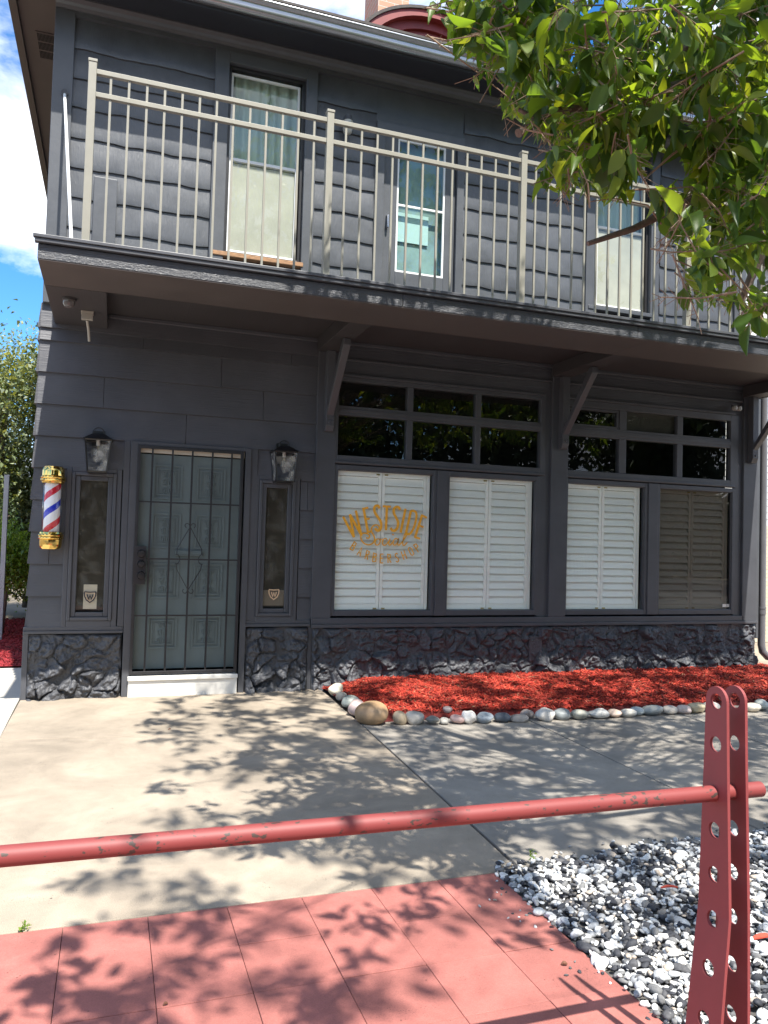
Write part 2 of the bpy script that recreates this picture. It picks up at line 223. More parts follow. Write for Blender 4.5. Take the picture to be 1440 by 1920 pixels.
# ------------------------------------------------------------------ mesh builder
ORG = {}
class MB:
    def __init__(s): s.v = []; s.f = []
    def add(s, vs, fs):
        o = len(s.v); s.v += [tuple(map(float, p)) for p in vs]; s.f += [tuple(i+o for i in f) for f in fs]; return s
    def box(s, x0, x1, y0, y1, z0, z1):
        return s.add([(x0,y0,z0),(x1,y0,z0),(x1,y1,z0),(x0,y1,z0),(x0,y0,z1),(x1,y0,z1),(x1,y1,z1),(x0,y1,z1)],
                     [(0,3,2,1),(4,5,6,7),(0,1,5,4),(1,2,6,5),(2,3,7,6),(3,0,4,7)])
    def frame(s, x0, x1, z0, z1, b, y0, y1, bt=None, bb=None):
        bt = b if bt is None else bt; bb = b if bb is None else bb
        s.box(x0, x0+b, y0, y1, z0, z1); s.box(x1-b, x1, y0, y1, z0, z1); s.box(x0+b, x1-b, y0, y1, z0, z0+bb); return s.box(x0+b, x1-b, y0, y1, z1-bt, z1)
    def tube(s, pts, r, seg=10, caps=True):
        pts = [np.array(p, float) for p in pts]; n = len(pts); rs = r if hasattr(r, '__len__') else [r]*n
        up = np.array([.123, .345, .93]); vs = []; prev = None
        for i, p in enumerate(pts):
            d = pts[min(i+1, n-1)]-pts[max(i-1, 0)]; d /= (np.linalg.norm(d)+1e-9)
            a = np.cross(up, d) if prev is None else prev-d*(prev@d)
            if np.linalg.norm(a) < 1e-4: a = np.cross((1,0,0), d)
            a /= np.linalg.norm(a); b = np.cross(d, a); prev = a
            for k in range(seg):
                t = 2*math.pi*k/seg; vs.append(p+rs[i]*(a*math.cos(t)+b*math.sin(t)))
        fs = [(i*seg+k, i*seg+(k+1)%seg, (i+1)*seg+(k+1)%seg, (i+1)*seg+k) for i in range(n-1) for k in range(seg)]
        if caps: fs += [tuple(range(seg))[::-1], tuple((n-1)*seg+k for k in range(seg))]
        return s.add(vs, fs)
    def lathe(s, prof, c, seg=28, axis='z'):
        vs = []; n = len(prof)
        for r, z in prof:
            for k in range(seg):
                t = 2*math.pi*k/seg; a, b = r*math.cos(t), r*math.sin(t)
                vs.append((c[0]+a, c[1]+b, c[2]+z) if axis == 'z' else (c[0]+a, c[1]+z, c[2]+b))
        fs = [(i*seg+k, i*seg+(k+1)%seg, (i+1)*seg+(k+1)%seg, (i+1)*seg+k) for i in range(n-1) for k in range(seg)]
        if prof[0][0] > 1e-6: fs.append(tuple(range(seg))[::-1])
        if prof[-1][0] > 1e-6: fs.append(tuple((n-1)*seg+k for k in range(seg)))
        if axis != 'z': fs = [f[::-1] for f in fs]
        return s.add(vs, fs)
    def prism(s, poly, a, b, axis='y'):
        """poly in the two other axes, extruded from a to b"""
        n = len(poly)
        P = {'y': lambda u, v, w: (u, w, v), 'x': lambda u, v, w: (w, u, v), 'z': lambda u, v, w: (u, v, w)}[axis]
        vs = [P(u, v, a) for u, v in poly]+[P(u, v, b) for u, v in poly]
        return s.add(vs, [tuple(range(n)), tuple(range(n, 2*n))[::-1]]+[(i, i+n, (i+1) % n+n, (i+1) % n) for i in range(n)])
    def stroke(s, pts, wd, y0, y1):
        """flat ribbon in the facade plane (x, z), butted by mitre"""
        pts = [np.array(p, float) for p in pts]; n = len(pts); Lp = []; Rp = []
        wds = wd if hasattr(wd, '__len__') else [wd]*n
        for i in range(n):
            d0 = pts[i]-pts[i-1] if i else pts[1]-pts[0]; d1 = pts[i+1]-pts[i] if i < n-1 else pts[-1]-pts[-2]
            d0 = d0/(np.linalg.norm(d0)+1e-9); d1 = d1/(np.linalg.norm(d1)+1e-9)
            m = np.array([-(d0+d1)[1], (d0+d1)[0]]); m = m/(np.linalg.norm(m)+1e-9); k = max(.45, m@np.array([-d0[1], d0[0]]))
            Lp.append(pts[i]+m*wds[i]/2/k); Rp.append(pts[i]-m*wds[i]/2/k)
        for i in range(n-1):
            q = [Lp[i], Lp[i+1], Rp[i+1], Rp[i]]
            s.add([(a[0], y0, a[1]) for a in q]+[(a[0], y1, a[1]) for a in q], [(0,1,2,3),(7,6,5,4),(0,4,5,1),(1,5,6,2),(2,6,7,3),(3,7,4,0)])
        return s
    def pane(s, x0, x1, y, z0, z1):
        return s.add([(x0,y,z0),(x1,y,z0),(x1,y,z1),(x0,y,z1)], [(0,1,2,3)])
    def build(s, name, m, parent=None, org=None, bevel=0, smooth=False, fixn=True, uv=False):
        me = bpy.data.meshes.new(name)
        if parent is not None and org is None: org = ORG[parent.name]
        org = np.array(org if org is not None else (0,0,0), float)
        V = np.array(s.v, float)-org
        me.from_pydata(V.tolist(), [], s.f)
        if fixn:
            import bmesh
            bm = bmesh.new(); bm.from_mesh(me); bmesh.ops.recalc_face_normals(bm, faces=bm.faces); bm.to_mesh(me); bm.free()
        me.materials.append(m); o = bpy.data.objects.new(name, me); sc.collection.objects.link(o)
        ORG[o.name] = org
        if parent is not None: o.parent = parent
        else: o.location = org
        if smooth:
            for p in me.polygons: p.use_smooth = True
            if smooth is not True: me.set_sharp_from_angle(angle=rad(smooth))
        if bevel:
            b = o.modifiers.new('bevel', 'BEVEL'); b.width = bevel; b.segments = 2; b.limit_method = 'ANGLE'; b.angle_limit = rad(40)
        return o
def tag(o, label=None, cat=None, group=None, kind=None):
    for k, v in (('label', label), ('category', cat), ('group', group), ('kind', kind)):
        if v: o[k] = v
    return o
def thing(name, loc, label, cat, group=None):
    o = bpy.data.objects.new(name, None); sc.collection.objects.link(o); o.location = loc; o.empty_display_size = .1
    ORG[o.name] = np.array(loc, float); return tag(o, label, cat, group)
def dup(root, loc, label=None):
    r = root.copy(); sc.collection.objects.link(r); r.location = loc; ORG[r.name] = np.array(loc, float)
    if label: r['label'] = label
    for ch in list(root.children):
        c = ch.copy(); sc.collection.objects.link(c); c.parent = r
        for g in ch.children:
            d = g.copy(); sc.collection.objects.link(d); d.parent = c
    return r
def npmesh(name, V, F, m, smooth=False, parent=None, org=(0,0,0)):
    """V (n,3), F (m,k) numpy arrays -> object"""
    me = bpy.data.meshes.new(name); k = F.shape[1]
    me.vertices.add(len(V)); me.vertices.foreach_set('co', (V-np.array(org)).astype(np.float32).ravel())
    me.loops.add(F.size); me.loops.foreach_set('vertex_index', F.astype(np.int32).ravel())
    me.polygons.add(len(F)); me.polygons.foreach_set('loop_start', np.arange(0, F.size, k, dtype=np.int32)); me.polygons.foreach_set('loop_total', np.full(len(F), k, np.int32))
    if smooth: me.polygons.foreach_set('use_smooth', np.ones(len(F), bool))
    me.update(calc_edges=True); me.validate(); me.materials.append(m)
    o = bpy.data.objects.new(name, me); sc.collection.objects.link(o); ORG[o.name] = np.array(org, float)
    if parent is not None: o.parent = parent
    else: o.location = org
    return o
_lat = rng.random((64, 64))
def vnoise(x, y):
    xi = np.floor(x).astype(int); yi = np.floor(y).astype(int); fx = x-xi; fy = y-yi; fx = fx*fx*(3-2*fx); fy = fy*fy*(3-2*fy)
    g = lambda a, b: _lat[a % 64, b % 64]
    return (g(xi,yi)*(1-fx)+g(xi+1,yi)*fx)*(1-fy)+(g(xi,yi+1)*(1-fx)+g(xi+1,yi+1)*fx)*fy
def fbm(x, y, o=4):
    s = 0; a = .5
    for i in range(o): s = s+a*vnoise(x*2**i+17*i, y*2**i+31*i); a *= .5
    return s

# ------------------------------------------------------------------ ground, road, sidewalk
g = MB().box(-150, 150, -150, 150, -.5, -.09).build('ground', dirt_m); tag(g, kind='structure')
g = MB().box(-150, 150, -24, -9.2, -.2, -.075).build('road', asph_m); tag(g, kind='structure')
def slab(mb, pts, z0=-.08, z1=0): mb.prism(pts, z0, z1, 'z')
mb = MB(); jg = .006
def jx(a, b, t): return a[0]+(b[0]-a[0])*t
# left, tan stained panels
slab(mb, [(-.70,.3),(-.70,-1.40),(1.95,-1.68),(2.0,-.35),(2.0,.3)])
slab(mb, [(-.70,-1.408),(-.665,-4.335),(1.82,-4.335),(1.945,-1.688)])
o = mb.build('sidewalk', conc_m, bevel=.006); tag(o, kind='structure')
mb = MB()
J = [((1.965,-1.45),(1.838,-4.30)), ((3.41,-1.45),(3.34,-4.25)), ((4.93,-1.45),(4.72,-4.2)), ((6.45,-1.45),(6.2,-4.16)), ((8.0,-1.45),(7.7,-4.1)), ((9.6,-1.45),(9.2,-4.1))]
for (a, b), (c, d) in zip(J[:-1], J[1:]):
    slab(mb, [(a[0]+jg,a[1]),(b[0]+jg,b[1]),(d[0]-jg,d[1]),(c[0]-jg,c[1])], z1=-.004)
o = mb.build('side_pavement', conc2_m, bevel=.006); tag(o, kind='structure')
mb = MB(); slab(mb, [(-3.2,-.2),(-3.2,-4.33),(-.675,-4.33),(-.71,-.2)]); slab(mb, [(-3.2,-.19),(-.71,-.19),(-.71,1.78),(-3.2,1.78)]); slab(mb, [(-6,-.2),(-6,-4.33),(-3.21,-4.33),(-3.21,-.2)])
o = mb.build('path', conc3_m, bevel=.006); tag(o, kind='structure')
mb = MB()
for i in range(-10, 5):
    for j in range(0, 14):
        x0 = .19+.305*i; y1 = -4.345-.312*j
        if x0 > 1.6: continue
        x1 = min(x0+.303, 1.69); ins = rng.normal(0, .0012, 2)
        mb.box(x0+.0002, x1+.0005, y1-.3105, y1-.0002, -.08, .001+abs(ins[0]))
o = mb.build('paved_strip', paver_m, bevel=.0022); tag(o, kind='structure')
o = MB().box(-6, 9.6, -9.2, .25, -.088, -.022).build('joint_bedding', joint_m); tag(o, kind='structure')
o = MB().box(1.69, 9.6, -9.2, -4.2, -.0215, -.012).build('gravel_bed', gravelbed_m); tag(o, kind='structure')
o = MB().box(-6, 9.6, -9.4, -9.2, -.3, .0).build('kerb', conc2_m, bevel=.01); tag(o, kind='structure')
o = MB().box(7.55, 14, -1.4, 12, -.085, -.005).build('side_yard', conc_m); tag(o, kind='structure')

# icosphere template
def ico(sub=1):
    import bmesh
    bm = bmesh.new(); bmesh.ops.create_icosphere(bm, subdivisions=sub, radius=1); V = np.array([v.co[:] for v in bm.verts]); F = np.array([[v.index for v in f.verts] for f in bm.faces]); bm.free(); return V, F
IV, IF = ico(2)
def quatrot(n):
    q = rng.normal(size=(n, 4)); q /= np.linalg.norm(q, axis=1)[:, None]; a, b, c, d = q.T
    return np.stack([np.stack([1-2*(c*c+d*d), 2*(b*c-a*d), 2*(b*d+a*c)], -1), np.stack([2*(b*c+a*d), 1-2*(b*b+d*d), 2*(c*d-a*b)], -1), np.stack([2*(b*d-a*c), 2*(c*d+a*b), 1-2*(b*b+c*c)], -1)], 1)
def pebbles(P, S, name, m, flat=.7, parent=None):
    """irregular chips at P with radii S"""
    n = len(P); T = []
    for k in range(14):
        d = IV.copy()
        for _ in range(7):
            nn = rng.normal(size=3); nn /= np.linalg.norm(nn); c = rng.uniform(.55, .85); h = d@nn; d = d-np.outer(np.maximum(h-c, 0), nn)
        T.append(d*np.array([1.15, .85, .7])*rng.uniform(.9, 1.1, 3))
    T = np.array(T)[rng.integers(0, 14, n)]
    V = np.einsum('nij,nvj->nvi', quatrot(n), T)*S[:, None, None]*np.array([1, 1, flat])+P[:, None, :]
    F = IF[None]+(np.arange(n)*len(IV))[:, None, None]
    return npmesh(name, V.reshape(-1, 3), F.reshape(-1, 3), m, smooth=False, parent=parent)
# gravel
gm = ramp_island('marble and basalt gravel', [(0,(.68,.67,.64)),(.24,(.50,.51,.51)),(.42,(.30,.31,.32)),(.52,(.40,.34,.28)),(.56,(.04,.042,.05)),(.77,(.08,.08,.085)),(.9,(.16,.16,.16))], .75, .5, vein=.25)
n = 26000; P = np.empty((n, 3)); P[:, 0] = rng.uniform(1.66, 4.6, n); P[:, 1] = rng.uniform(-7.0, -4.24, n)
keep = (P[:,0]-CAMP[0]) < 1.12*(P[:,1]-CAMP[1])+.35
keep &= (P[:,1] < -4.30+.035*(P[:,0]-1.7)+rng.normal(0,.02,n)); keep &= (P[:,0] > 1.70+rng.normal(0,.012,n))
P = P[keep]; ns_ = 34; P = np.vstack([P, np.stack([1.69-np.abs(rng.normal(0,.07,ns_)), rng.uniform(-5.6,-4.4,ns_), np.full(ns_,.008)], -1), np.stack([rng.uniform(1.75,3.6,ns_), -4.27+np.abs(rng.normal(0,.05,ns_)), np.full(ns_,.008)], -1)]); S = np.clip(rng.lognormal(-4.30, .38, len(P)), .008, .032); P[:-2*ns_, 2] = rng.uniform(-.006, .022, len(P)-2*ns_); S[-2*ns_:] = rng.uniform(.005, .011, 2*ns_); P[-2*ns_:, 2] = .004
o = pebbles(P, S, 'gravel', gm); tag(o, 'crushed white and charcoal gravel filling the strip beside the red pavers', 'gravel', kind='stuff')

# ------------------------------------------------------------------ mulch beds
mulch_m = ramp_island('dyed red mulch', [(0,(.42,.035,.018)),(.35,(.52,.06,.03)),(.62,(.30,.022,.014)),(.84,(.60,.11,.06)),(.92,(.18,.03,.02)),(.97,(.34,.17,.10))], .75, .4, vein=.3)
add_pits(mulch_m, 30, .05, .6, 2.2, .35)
mulchbase_m = mat('mulch base', (.13,.012,.008), .9, var=.4, vscale=30, bump=((1,1,1),60,6,0), bstr=1, bdist=.02)
def front_y(x): return np.interp(x, [2.05, 2.4, 3.2, 4.2, 5.2, 6.2, 8.2], [-1.20, -1.26, -1.40, -1.46, -1.50, -1.56, -1.62])
def mulch_z(x, y):
    t = np.clip((y-front_y(x))/(-front_y(x)), 0, 1); e = np.clip((x-2.0)/.45, 0, 1)
    return (.015+.075*np.sin(np.clip(t, 0, 1)*1.9)**1.0*e+.035*fbm(x*3, y*3)*e-.005)
def chips(P, name, m, ln=(.02,.055), wd=.0035, tilt=.45):
    n = len(P); yaw = rng.uniform(0, math.pi*2, n); pt = rng.normal(0, tilt, n); ll = rng.uniform(*ln, n)/2; ww = rng.uniform(.6, 1.8, n)*wd; tt = ww*.45
    d = np.stack([np.cos(yaw)*np.cos(pt), np.sin(yaw)*np.cos(pt), np.sin(pt)], -1); s = np.stack([-np.sin(yaw), np.cos(yaw), rng.normal(0,.4,n)], -1); s /= np.linalg.norm(s, axis=1)[:,None]; u = np.cross(d, s)
    bend = rng.normal(0, .12, n)*ll
    V = np.zeros((n, 12, 3)); k = 0
    for a, kk, bb in ((-1,.5,0),(0,1,1),(1,.35,0)):
        for sx, ux in ((-1,-1),(1,-1),(1,1),(-1,1)):
            V[:, k] = P+d*(ll*a)[:,None]+s*(ww*kk*sx+bend*bb)[:,None]+u*(tt*ux*kk)[:,None]; k += 1
    f = [(0,3,2,1),(8,9,10,11)]
    for b in (0, 4):
        f += [(b+i, b+(i+1)%4, b+4+(i+1)%4, b+4+i) for i in range(4)]
    F = np.array(f)[None]+(np.arange(n)*12)[:,None,None]
    return V.reshape(-1,3), F.reshape(-1,4)
def grid_mesh(name, xs, ys, fz, m):
    X, Y = np.meshgrid(xs, ys); Z = fz(X, Y); V = np.stack([X, Y, Z], -1).reshape(-1, 3); nx = len(xs); ny = len(ys)
    i = np.arange(nx-1)[None]+np.arange(ny-1)[:,None]*nx; F = np.stack([i, i+1, i+nx+1, i+nx], -1).reshape(-1, 4)
    return V, F
n = 26000; x = 2.02+rng.beta(.85, 1.25, n)*6.1; t = rng.random(n); fy = front_y(x)+.03; y = fy+(0.02-fy)*t
P = np.stack([x, y, mulch_z(x, y)+rng.uniform(.0, .014, n)], -1); ok = ~((x < 2.14) & (y < -.1)); P = P[ok]
V1, F1 = chips(P, '', None, (.025,.075), .0042, .35)
V2, F2 = grid_mesh('', np.linspace(2.03, 8.2, 160), np.linspace(-1.72, .05, 40), lambda X, Y: np.where(Y < front_y(X)+.02, -.02, mulch_z(X, Y)-.004), None)
o = npmesh('mulch', np.vstack([V2, V1]), np.vstack([F2, F1+len(V2)]), mulch_m); o.data.materials.append(mulchbase_m); mi = np.zeros(len(o.data.polygons), np.int32); mi[:len(F2)] = 1; o.data.polygons.foreach_set('material_index', mi); tag(o, 'bright red shredded mulch mounded against the stone base of the shop', 'mulch', kind='stuff')
mm2 = ramp_island('dark red mulch', [(0,(.20,.012,.016)),(.4,(.27,.02,.024)),(.75,(.12,.01,.012))], .8, .4, vein=.2)
n = 7000; x = rng.uniform(-4.2, -.74, n); y = rng.uniform(1.75, 6.5, n); V1, F1 = chips(np.stack([x, y, .03+.02*rng.random(n)], -1), '', None, (.03,.08), .006)
V2, F2 = grid_mesh('', np.linspace(-4.3, -.72, 20), np.linspace(1.72, 6.6, 30), lambda X, Y: .012+.02*fbm(X*2, Y*2), None)
o = npmesh('mulch', np.vstack([V2, V1]), np.vstack([F2, F1+len(V2)]), mm2); tag(o, 'dark red mulch under the shrub left of the building', 'mulch', kind='stuff')

# ------------------------------------------------------------------ edging stones
def cc(x, y): return 580+x/3.4286, 1160+y/3.4286
ST = [(*cc(180,468), 26, 21, (.62,.57,.44), 'round cream edging stone at the wall end of the row'),
 (*cc(213,508), 20, 17, (.42,.38,.32), 'small tan-grey edging stone second from the wall'),
 (*cc(272,547), 33, 23, (.30,.33,.30), 'grey-green edging stone above the pinkish one at the bed corner'),
 (*cc(325,592), 33, 27, (.42,.33,.31), 'mottled pinkish edging stone touching the big brown boulder'),
 (*cc(430,636), 65, 36, (.34,.22,.12), 'largest edging stone, brown boulder at the bed corner'),
 (*cc(588,651), 27, 23, (.40,.32,.22), 'tan egg-shaped stone right of the brown boulder'),
 (*cc(697,649), 36, 24, (.58,.52,.44), 'cream oval stone between the tan egg and the grey one'),
 (*cc(803,659), 25, 17, (.22,.22,.20), 'dark olive-grey stone right of the cream oval'),
 (*cc(876,665), 18, 12, (.40,.38,.34), 'smallest pale grey pebble in front of the mulch edge'),
 (*cc(898,619), 19, 12, (.30,.25,.24), 'small mauve stone sitting up on the mulch behind the row'),
 (*cc(960,656), 29, 15, (.48,.33,.30), 'pink flat stone left of the white one'),
 (*cc(1040,647), 28, 21, (.76,.72,.66), 'whitest edging stone beside the pink flat one'),
 (*cc(1140,649), 29, 17, (.34,.38,.41), 'blue-grey speckled stone between white and black stones'),
 (*cc(1258,646), 31, 16, (.075,.09,.11), 'near-black slate edging stone'),
 (*cc(1362,647), 34, 14, (.36,.32,.28), 'long taupe stone right of the black slate one'),
 (*cc(1416,622), 24, 16, (.38,.31,.27), 'mottled brown stone tucked behind the long taupe one'),
 (766,365,33,22,(.66,.61,.54), 'large round cream stone right of the mottled brown one'),
 (820,363,33,20,(.22,.24,.24), 'dark grey stone beside the large round cream one'),
 (873,365,36,17,(.42,.41,.34), 'olive-tan wedge stone right of the dark grey one'),
 (931,362,36,17,(.62,.60,.55), 'pale flat stone right of the olive-tan wedge'),
 (976,361,24,13,(.52,.40,.32), 'small orange-tan stone between two pale stones'),
 (1017,359,29,14,(.46,.44,.39), 'small grey-tan stone below the blue-grey pair'),
 (1047,352,31,15,(.46,.50,.50), 'pale blue-grey stone leaning on the wide grey one'),
 (1096,350,37,18,(.33,.34,.32), 'wide medium-grey stone halfway to the red post'),
 (1149,350,31,15,(.45,.41,.36), 'taupe stone right of the wide grey one'),
 (1193,349,28,15,(.58,.47,.42), 'pinkish cream stone left of the yellow-tan one'),
 (1233,344,29,18,(.52,.43,.28), 'yellow-tan stone just left of the red post'),
 (1276,342,28,17,(.5,.47,.42), 'stone partly hidden behind the red post'),
 (1402,342,26,16,(.62,.56,.46), 'cream stone just right of the red post'),
 (1434,336,28,18,(.50,.52,.47), 'grey-green stone at the right end of the row')]
SV, SF = ico(4)
for i, (px, py, wd, ht, col, lab) in enumerate(ST):
    if i > 15: px, py = 560+px/1.6364, 1120+py/1.6364
    p0 = onZ(px, py+ht*.42, 0.0); dist = (p0-CAMP)@RR[:,1]; rx = wd*dist/FOC/2; rz = ht*dist/FOC/2*1.05; ry = min(rx, rz*1.5)*.95
    d = rng.normal(size=(5, 3)); V = SV.copy(); V = np.sign(V)*np.abs(V)**.93
    for q in d: V *= (1+.075*np.sin(V@q*1.6+q[0]*3))[:, None]
    V = V*np.array([rx, ry, rz]); c = np.array([p0[0], p0[1]+ry*.8, rz*.9])
    if i == 9: c[2] += .035
    a = rad(17)+rng.normal(0, .12); ca, sa = math.cos(a), math.sin(a); V = V@np.array([[ca,sa,0],[-sa,ca,0],[0,0,1]]).T
    m = mat('river stone %d' % i, col, .55, var=.22, vscale=14 if i != 4 else 9, speck=.12, bump=((1,1,1),50,6,0), bstr=.15, bdist=.004)
    o = npmesh('edging_stone', V+c, SF, m, smooth=True, org=(c[0], c[1], 0)); tag(o, lab, 'stone', 'river stones edging the mulch bed')

# ------------------------------------------------------------------ the building
B = thing('barbershop_building', (3.3, 0, 0), 'two-storey dark grey barbershop with upstairs balcony and big shuttered windows', 'building')
def siding(mb, x0, x1, zs, holes=(), tb=.028, tt=.003, y=0):
    for za, zb in zip(zs[:-1], zs[1:]):
        cuts = sorted({za, zb}|{h[i] for h in holes for i in (2, 3) if za < h[i] < zb})
        for a, b in zip(cuts[:-1], cuts[1:]):
            iv = [(x0, x1)]
            for h in holes:
                if h[2] < (a+b)/2 < h[3]:
                    iv = [s for (p, q) in iv for s in ((p, min(q, h[0])), (max(p, h[1]), q)) if s[1]-s[0] > .004]
            Y = lambda z: y-(tb+(tt-tb)*(z-za)/(zb-za))
            for p, q in iv:
                mb.add([(p,Y(a),a),(q,Y(a),a),(q,Y(b),b),(p,Y(b),b),(p,y+.02,a),(q,y+.02,a),(q,y+.02,b),(p,y+.02,b)], [(0,1,2,3),(0,4,5,1),(1,5,6,2),(2,6,7,3),(3,7,4,0)])
ZL = [.62+.285*k for k in range(10)]+[3.3, 3.52]
mb = MB(); siding(mb, -.67, 1.875, ZL, [(.10,1.29,.0,2.33),(-.40,.08,.60,2.06),(1.30,1.74,.60,2.06)]+[(x_, x_+.004, ZL[k_]+.001, ZL[k_+1]-.001) for k_, x_ in ((6,.62),(7,-.12),(7,1.34),(8,.93),(9,.21),(9,1.6),(4,1.81),(2,-.52))])
mb.build('siding', siding_m, B)
mb = MB(); siding(mb, 2.05, 7.2, [3.12,3.3,3.41,3.52], [(4.53,4.74,0,4)], tb=.016); mb.build('siding', siding_m, B)
# structural walls behind
mb = MB(); mb.box(-.62,.10,.02,.2,0,3.52); mb.box(1.29,1.9,.02,.2,0,3.52); mb.box(.10,1.29,.02,.2,2.30,3.52); mb.box(1.9,7.3,.02,.2,0,.70); mb.box(1.9,7.3,.02,.2,3.1,3.52)
mb.box(-.62,7.3,.02,.2,3.52,4.1); mb.box(-.62,.9,.02,.2,4.1,6.3); mb.box(1.66,2.5,.02,.2,4.1,6.3); mb.box(3.32,5.03,.02,.2,4.1,6.3); mb.box(5.8,7.1,.02,.2,4.1,6.3); mb.box(.9,5.8,.02,.2,6.08,6.3)
mb.box(.9,1.66,.02,.2,4.1,4.2); mb.box(5.03,5.8,.02,.2,4.1,4.2)
mb.build('wall', inside_m, B)
mb = MB(); mb.box(-.62,-.5,.2,9,0,6.3); mb.box(7.05,7.15,.2,9,0,6.3); mb.box(-.62,7.1,8.9,9,0,6.3); mb.box(-.5,7.05,.2,8.9,3.45,3.55); mb.box(-.5,7.05,.2,8.9,6.2,6.3); mb.box(-.5,7.05,1.2,1.25,0,6.2); mb.box(-.5,7.05,.2,1.2,-.02,.05); mb.box(1.75,1.85,.2,1.2,0,3.4)
mb.build('interior_wall', inside_m, B)
# left side wall laps
mb = MB()
for za, zb in zip(ZL[:-1], ZL[1:]):
    mb.add([(-.695,.0,za),(-.695,9,za),(-.672,9,zb),(-.672,.0,zb),(-.62,.0,za),(-.62,9,za),(-.62,9,zb),(-.62,.0,zb)], [(0,1,2,3),(0,4,5,1),(0,3,7,4),(1,5,6,2),(3,2,6,7)])
mb.box(-.70,-.62,.0,9,0,.62)
mb.build('side_siding', siding_m, B)
mb = MB(); zz = [3.55+.272*k for k in range(11)]
for za, zb in zip(zz[:-1], zz[1:]): mb.add([(-.66,.0,za),(-.66,9,za),(-.64,9,zb),(-.64,.0,zb),(-.6,.0,za),(-.6,9,za)], [(0,1,2,3),(0,4,5,1)])
mb.build('side_siding', upper_m, B)

# rubble stone base
def stone(x0, x1, z0, z1, y, seed, amp=.05, res=.0075, split=1.0):
    r = np.random.default_rng(seed); nx = int((x1-x0)/res)+1; nz_ = int((z1-z0)/res)+1
    xs = np.linspace(x0, x1, nx); zs = np.linspace(z0, z1, nz_); X, Z = np.meshgrid(xs, zs)
    ns = max(5, int((x1-x0)*(z1-z0)/.021)); 
    S = np.stack([r.uniform(x0-.05, x1+.05, ns), r.uniform(z0-.03, z1+.03, ns)], -1)
    for _ in range(3):
        D = np.linalg.norm(S[:,None]-S[None], axis=2)+np.eye(ns)*9; j = D.argmin(1); dd = S-S[j]; S = S+.35*dd/np.maximum(D.min(1)[:,None], .02)*np.maximum(.13-D.min(1), 0)[:,None]
    ang = r.uniform(-1.1, 1.1, ns)+math.pi/2*(r.random(ns) < .35); el = r.uniform(1.0, 2.0, ns); off = r.uniform(0, 1, ns); tl = r.normal(0, .34, (ns, 2)); tl[:,1] -= .10
    wx = X+.03*(fbm(X*9, Z*9)-.5)*2; wz = Z+.03*(fbm(X*9+40, Z*9+7)-.5)*2
    best = np.full(X.shape, 9.); sec = np.full(X.shape, 9.); idx = np.zeros(X.shape, int)
    for k in range(ns):
        dx = wx-S[k,0]; dz = wz-S[k,1]; c, s = math.cos(ang[k]), math.sin(ang[k]); u = (c*dx+s*dz)/math.sqrt(el[k]); v = (-s*dx+c*dz)*math.sqrt(el[k]); d = np.hypot(u, v)
        nb = d < best; sec = np.where(nb, best, np.minimum(sec, d)); idx = np.where(nb, k, idx); best = np.where(nb, d, best)
    e = np.clip((sec-best)/.028, 0, 1); e = e**.55
    H = e*(.45+.55*off[idx])*amp+e*((X-S[idx,0])*tl[idx,0]+(Z-S[idx,1])*tl[idx,1])*.8+.034*e*(np.abs(fbm(X*13+idx*3.1, Z*13+idx, 4)-.47)*2-.25)*2+.016*(fbm(X*48, Z*48, 3)-.5)+.03*e*np.clip(1-Z/.3, 0, 1)
    ex = np.clip(np.minimum(X-x0, x1-X)/.02, 0, 1)*np.clip((z1-Z)/.02, 0, 1); H = np.clip(H, -.004, .115)*ex+.004
    Y = y-H; V = np.stack([X, Y, Z], -1).reshape(-1, 3); i = np.arange(nx-1)[None]+np.arange(nz_-1)[:,None]*nx; F = np.stack([i, i+1, i+nx+1, i+nx], -1).reshape(-1, 4)
    return V, F
for k, (a, b, z0, z1, yy) in enumerate([(-.66,.125,-.03,.565,-.004),(1.245,1.862,-.03,.61,-.004),(1.90,7.42,-.03,.60,-.02)]):
    V, F = stone(a, b, z0, z1, yy, 5+k); npmesh('stone_base', V, F, stone_m, smooth=True, parent=B, org=ORG[B.name])
V, F = stone(0.02, .9, -.03, .60, 0, 19); V2 = V.copy(); V2[:,0] = 7.42-V[:,1]*.9+(-.0); V2[:,1] = V[:,0]-.04
npmesh('stone_base', V2, F, stone_m, smooth=True, parent=B, org=ORG[B.name])
MB().box(1.9,7.42,.0,.3,-.03,.6).box(-.66,.12,.0,.2,-.03,.56).box(1.25,1.86,.0,.2,-.03,.6).build('foundation', trim_m, B)
MB().box(1.90,2.14,-.035,.0,-.02,.24).build('stone_patch', stone_m, B, bevel=.006)
MB().box(4.30,4.46,-.066,-.02,.22,.50).build('stone_patch', stone_m, B, bevel=.015)
# ledges
mb = MB(); mb.box(-.70,.13,-.045,0,.575,.60); mb.box(-.70,.13,-.032,0,.60,.635); mb.build('sill_ledge', trim_m, B, bevel=.004)
mb = MB(); mb.box(1.235,1.875,-.045,0,.62,.648); mb.box(1.235,1.875,-.032,0,.648,.68); mb.build('sill_ledge', trim_m, B, bevel=.004)
mb = MB(); mb.box(1.88,7.43,-.065,0.02,.605,.64); mb.box(1.88,7.22,-.05,.02,.64,.70); mb.build('sill_ledge', trim_m, B, bevel=.005)
# pilasters and corner trim
MB().box(1.875,2.075,-.045,.02,.70,3.52).box(1.86,1.90,-.02,.02,-.02,.62).build('pilaster', trim_m, B, bevel=.004)
MB().box(4.535,4.745,-.05,.02,.70,3.52).build('pilaster', trim_m, B, bevel=.004)
MB().box(7.20,7.42,-.05,.02,.64,3.52).box(7.36,7.44,.02,.3,.64,3.52).build('pilaster', trim_m, B, bevel=.004)
MB().box(-.70,-.655,-.03,.02,-.02,.575).build('corner_board', trim_m, B, bevel=.003)

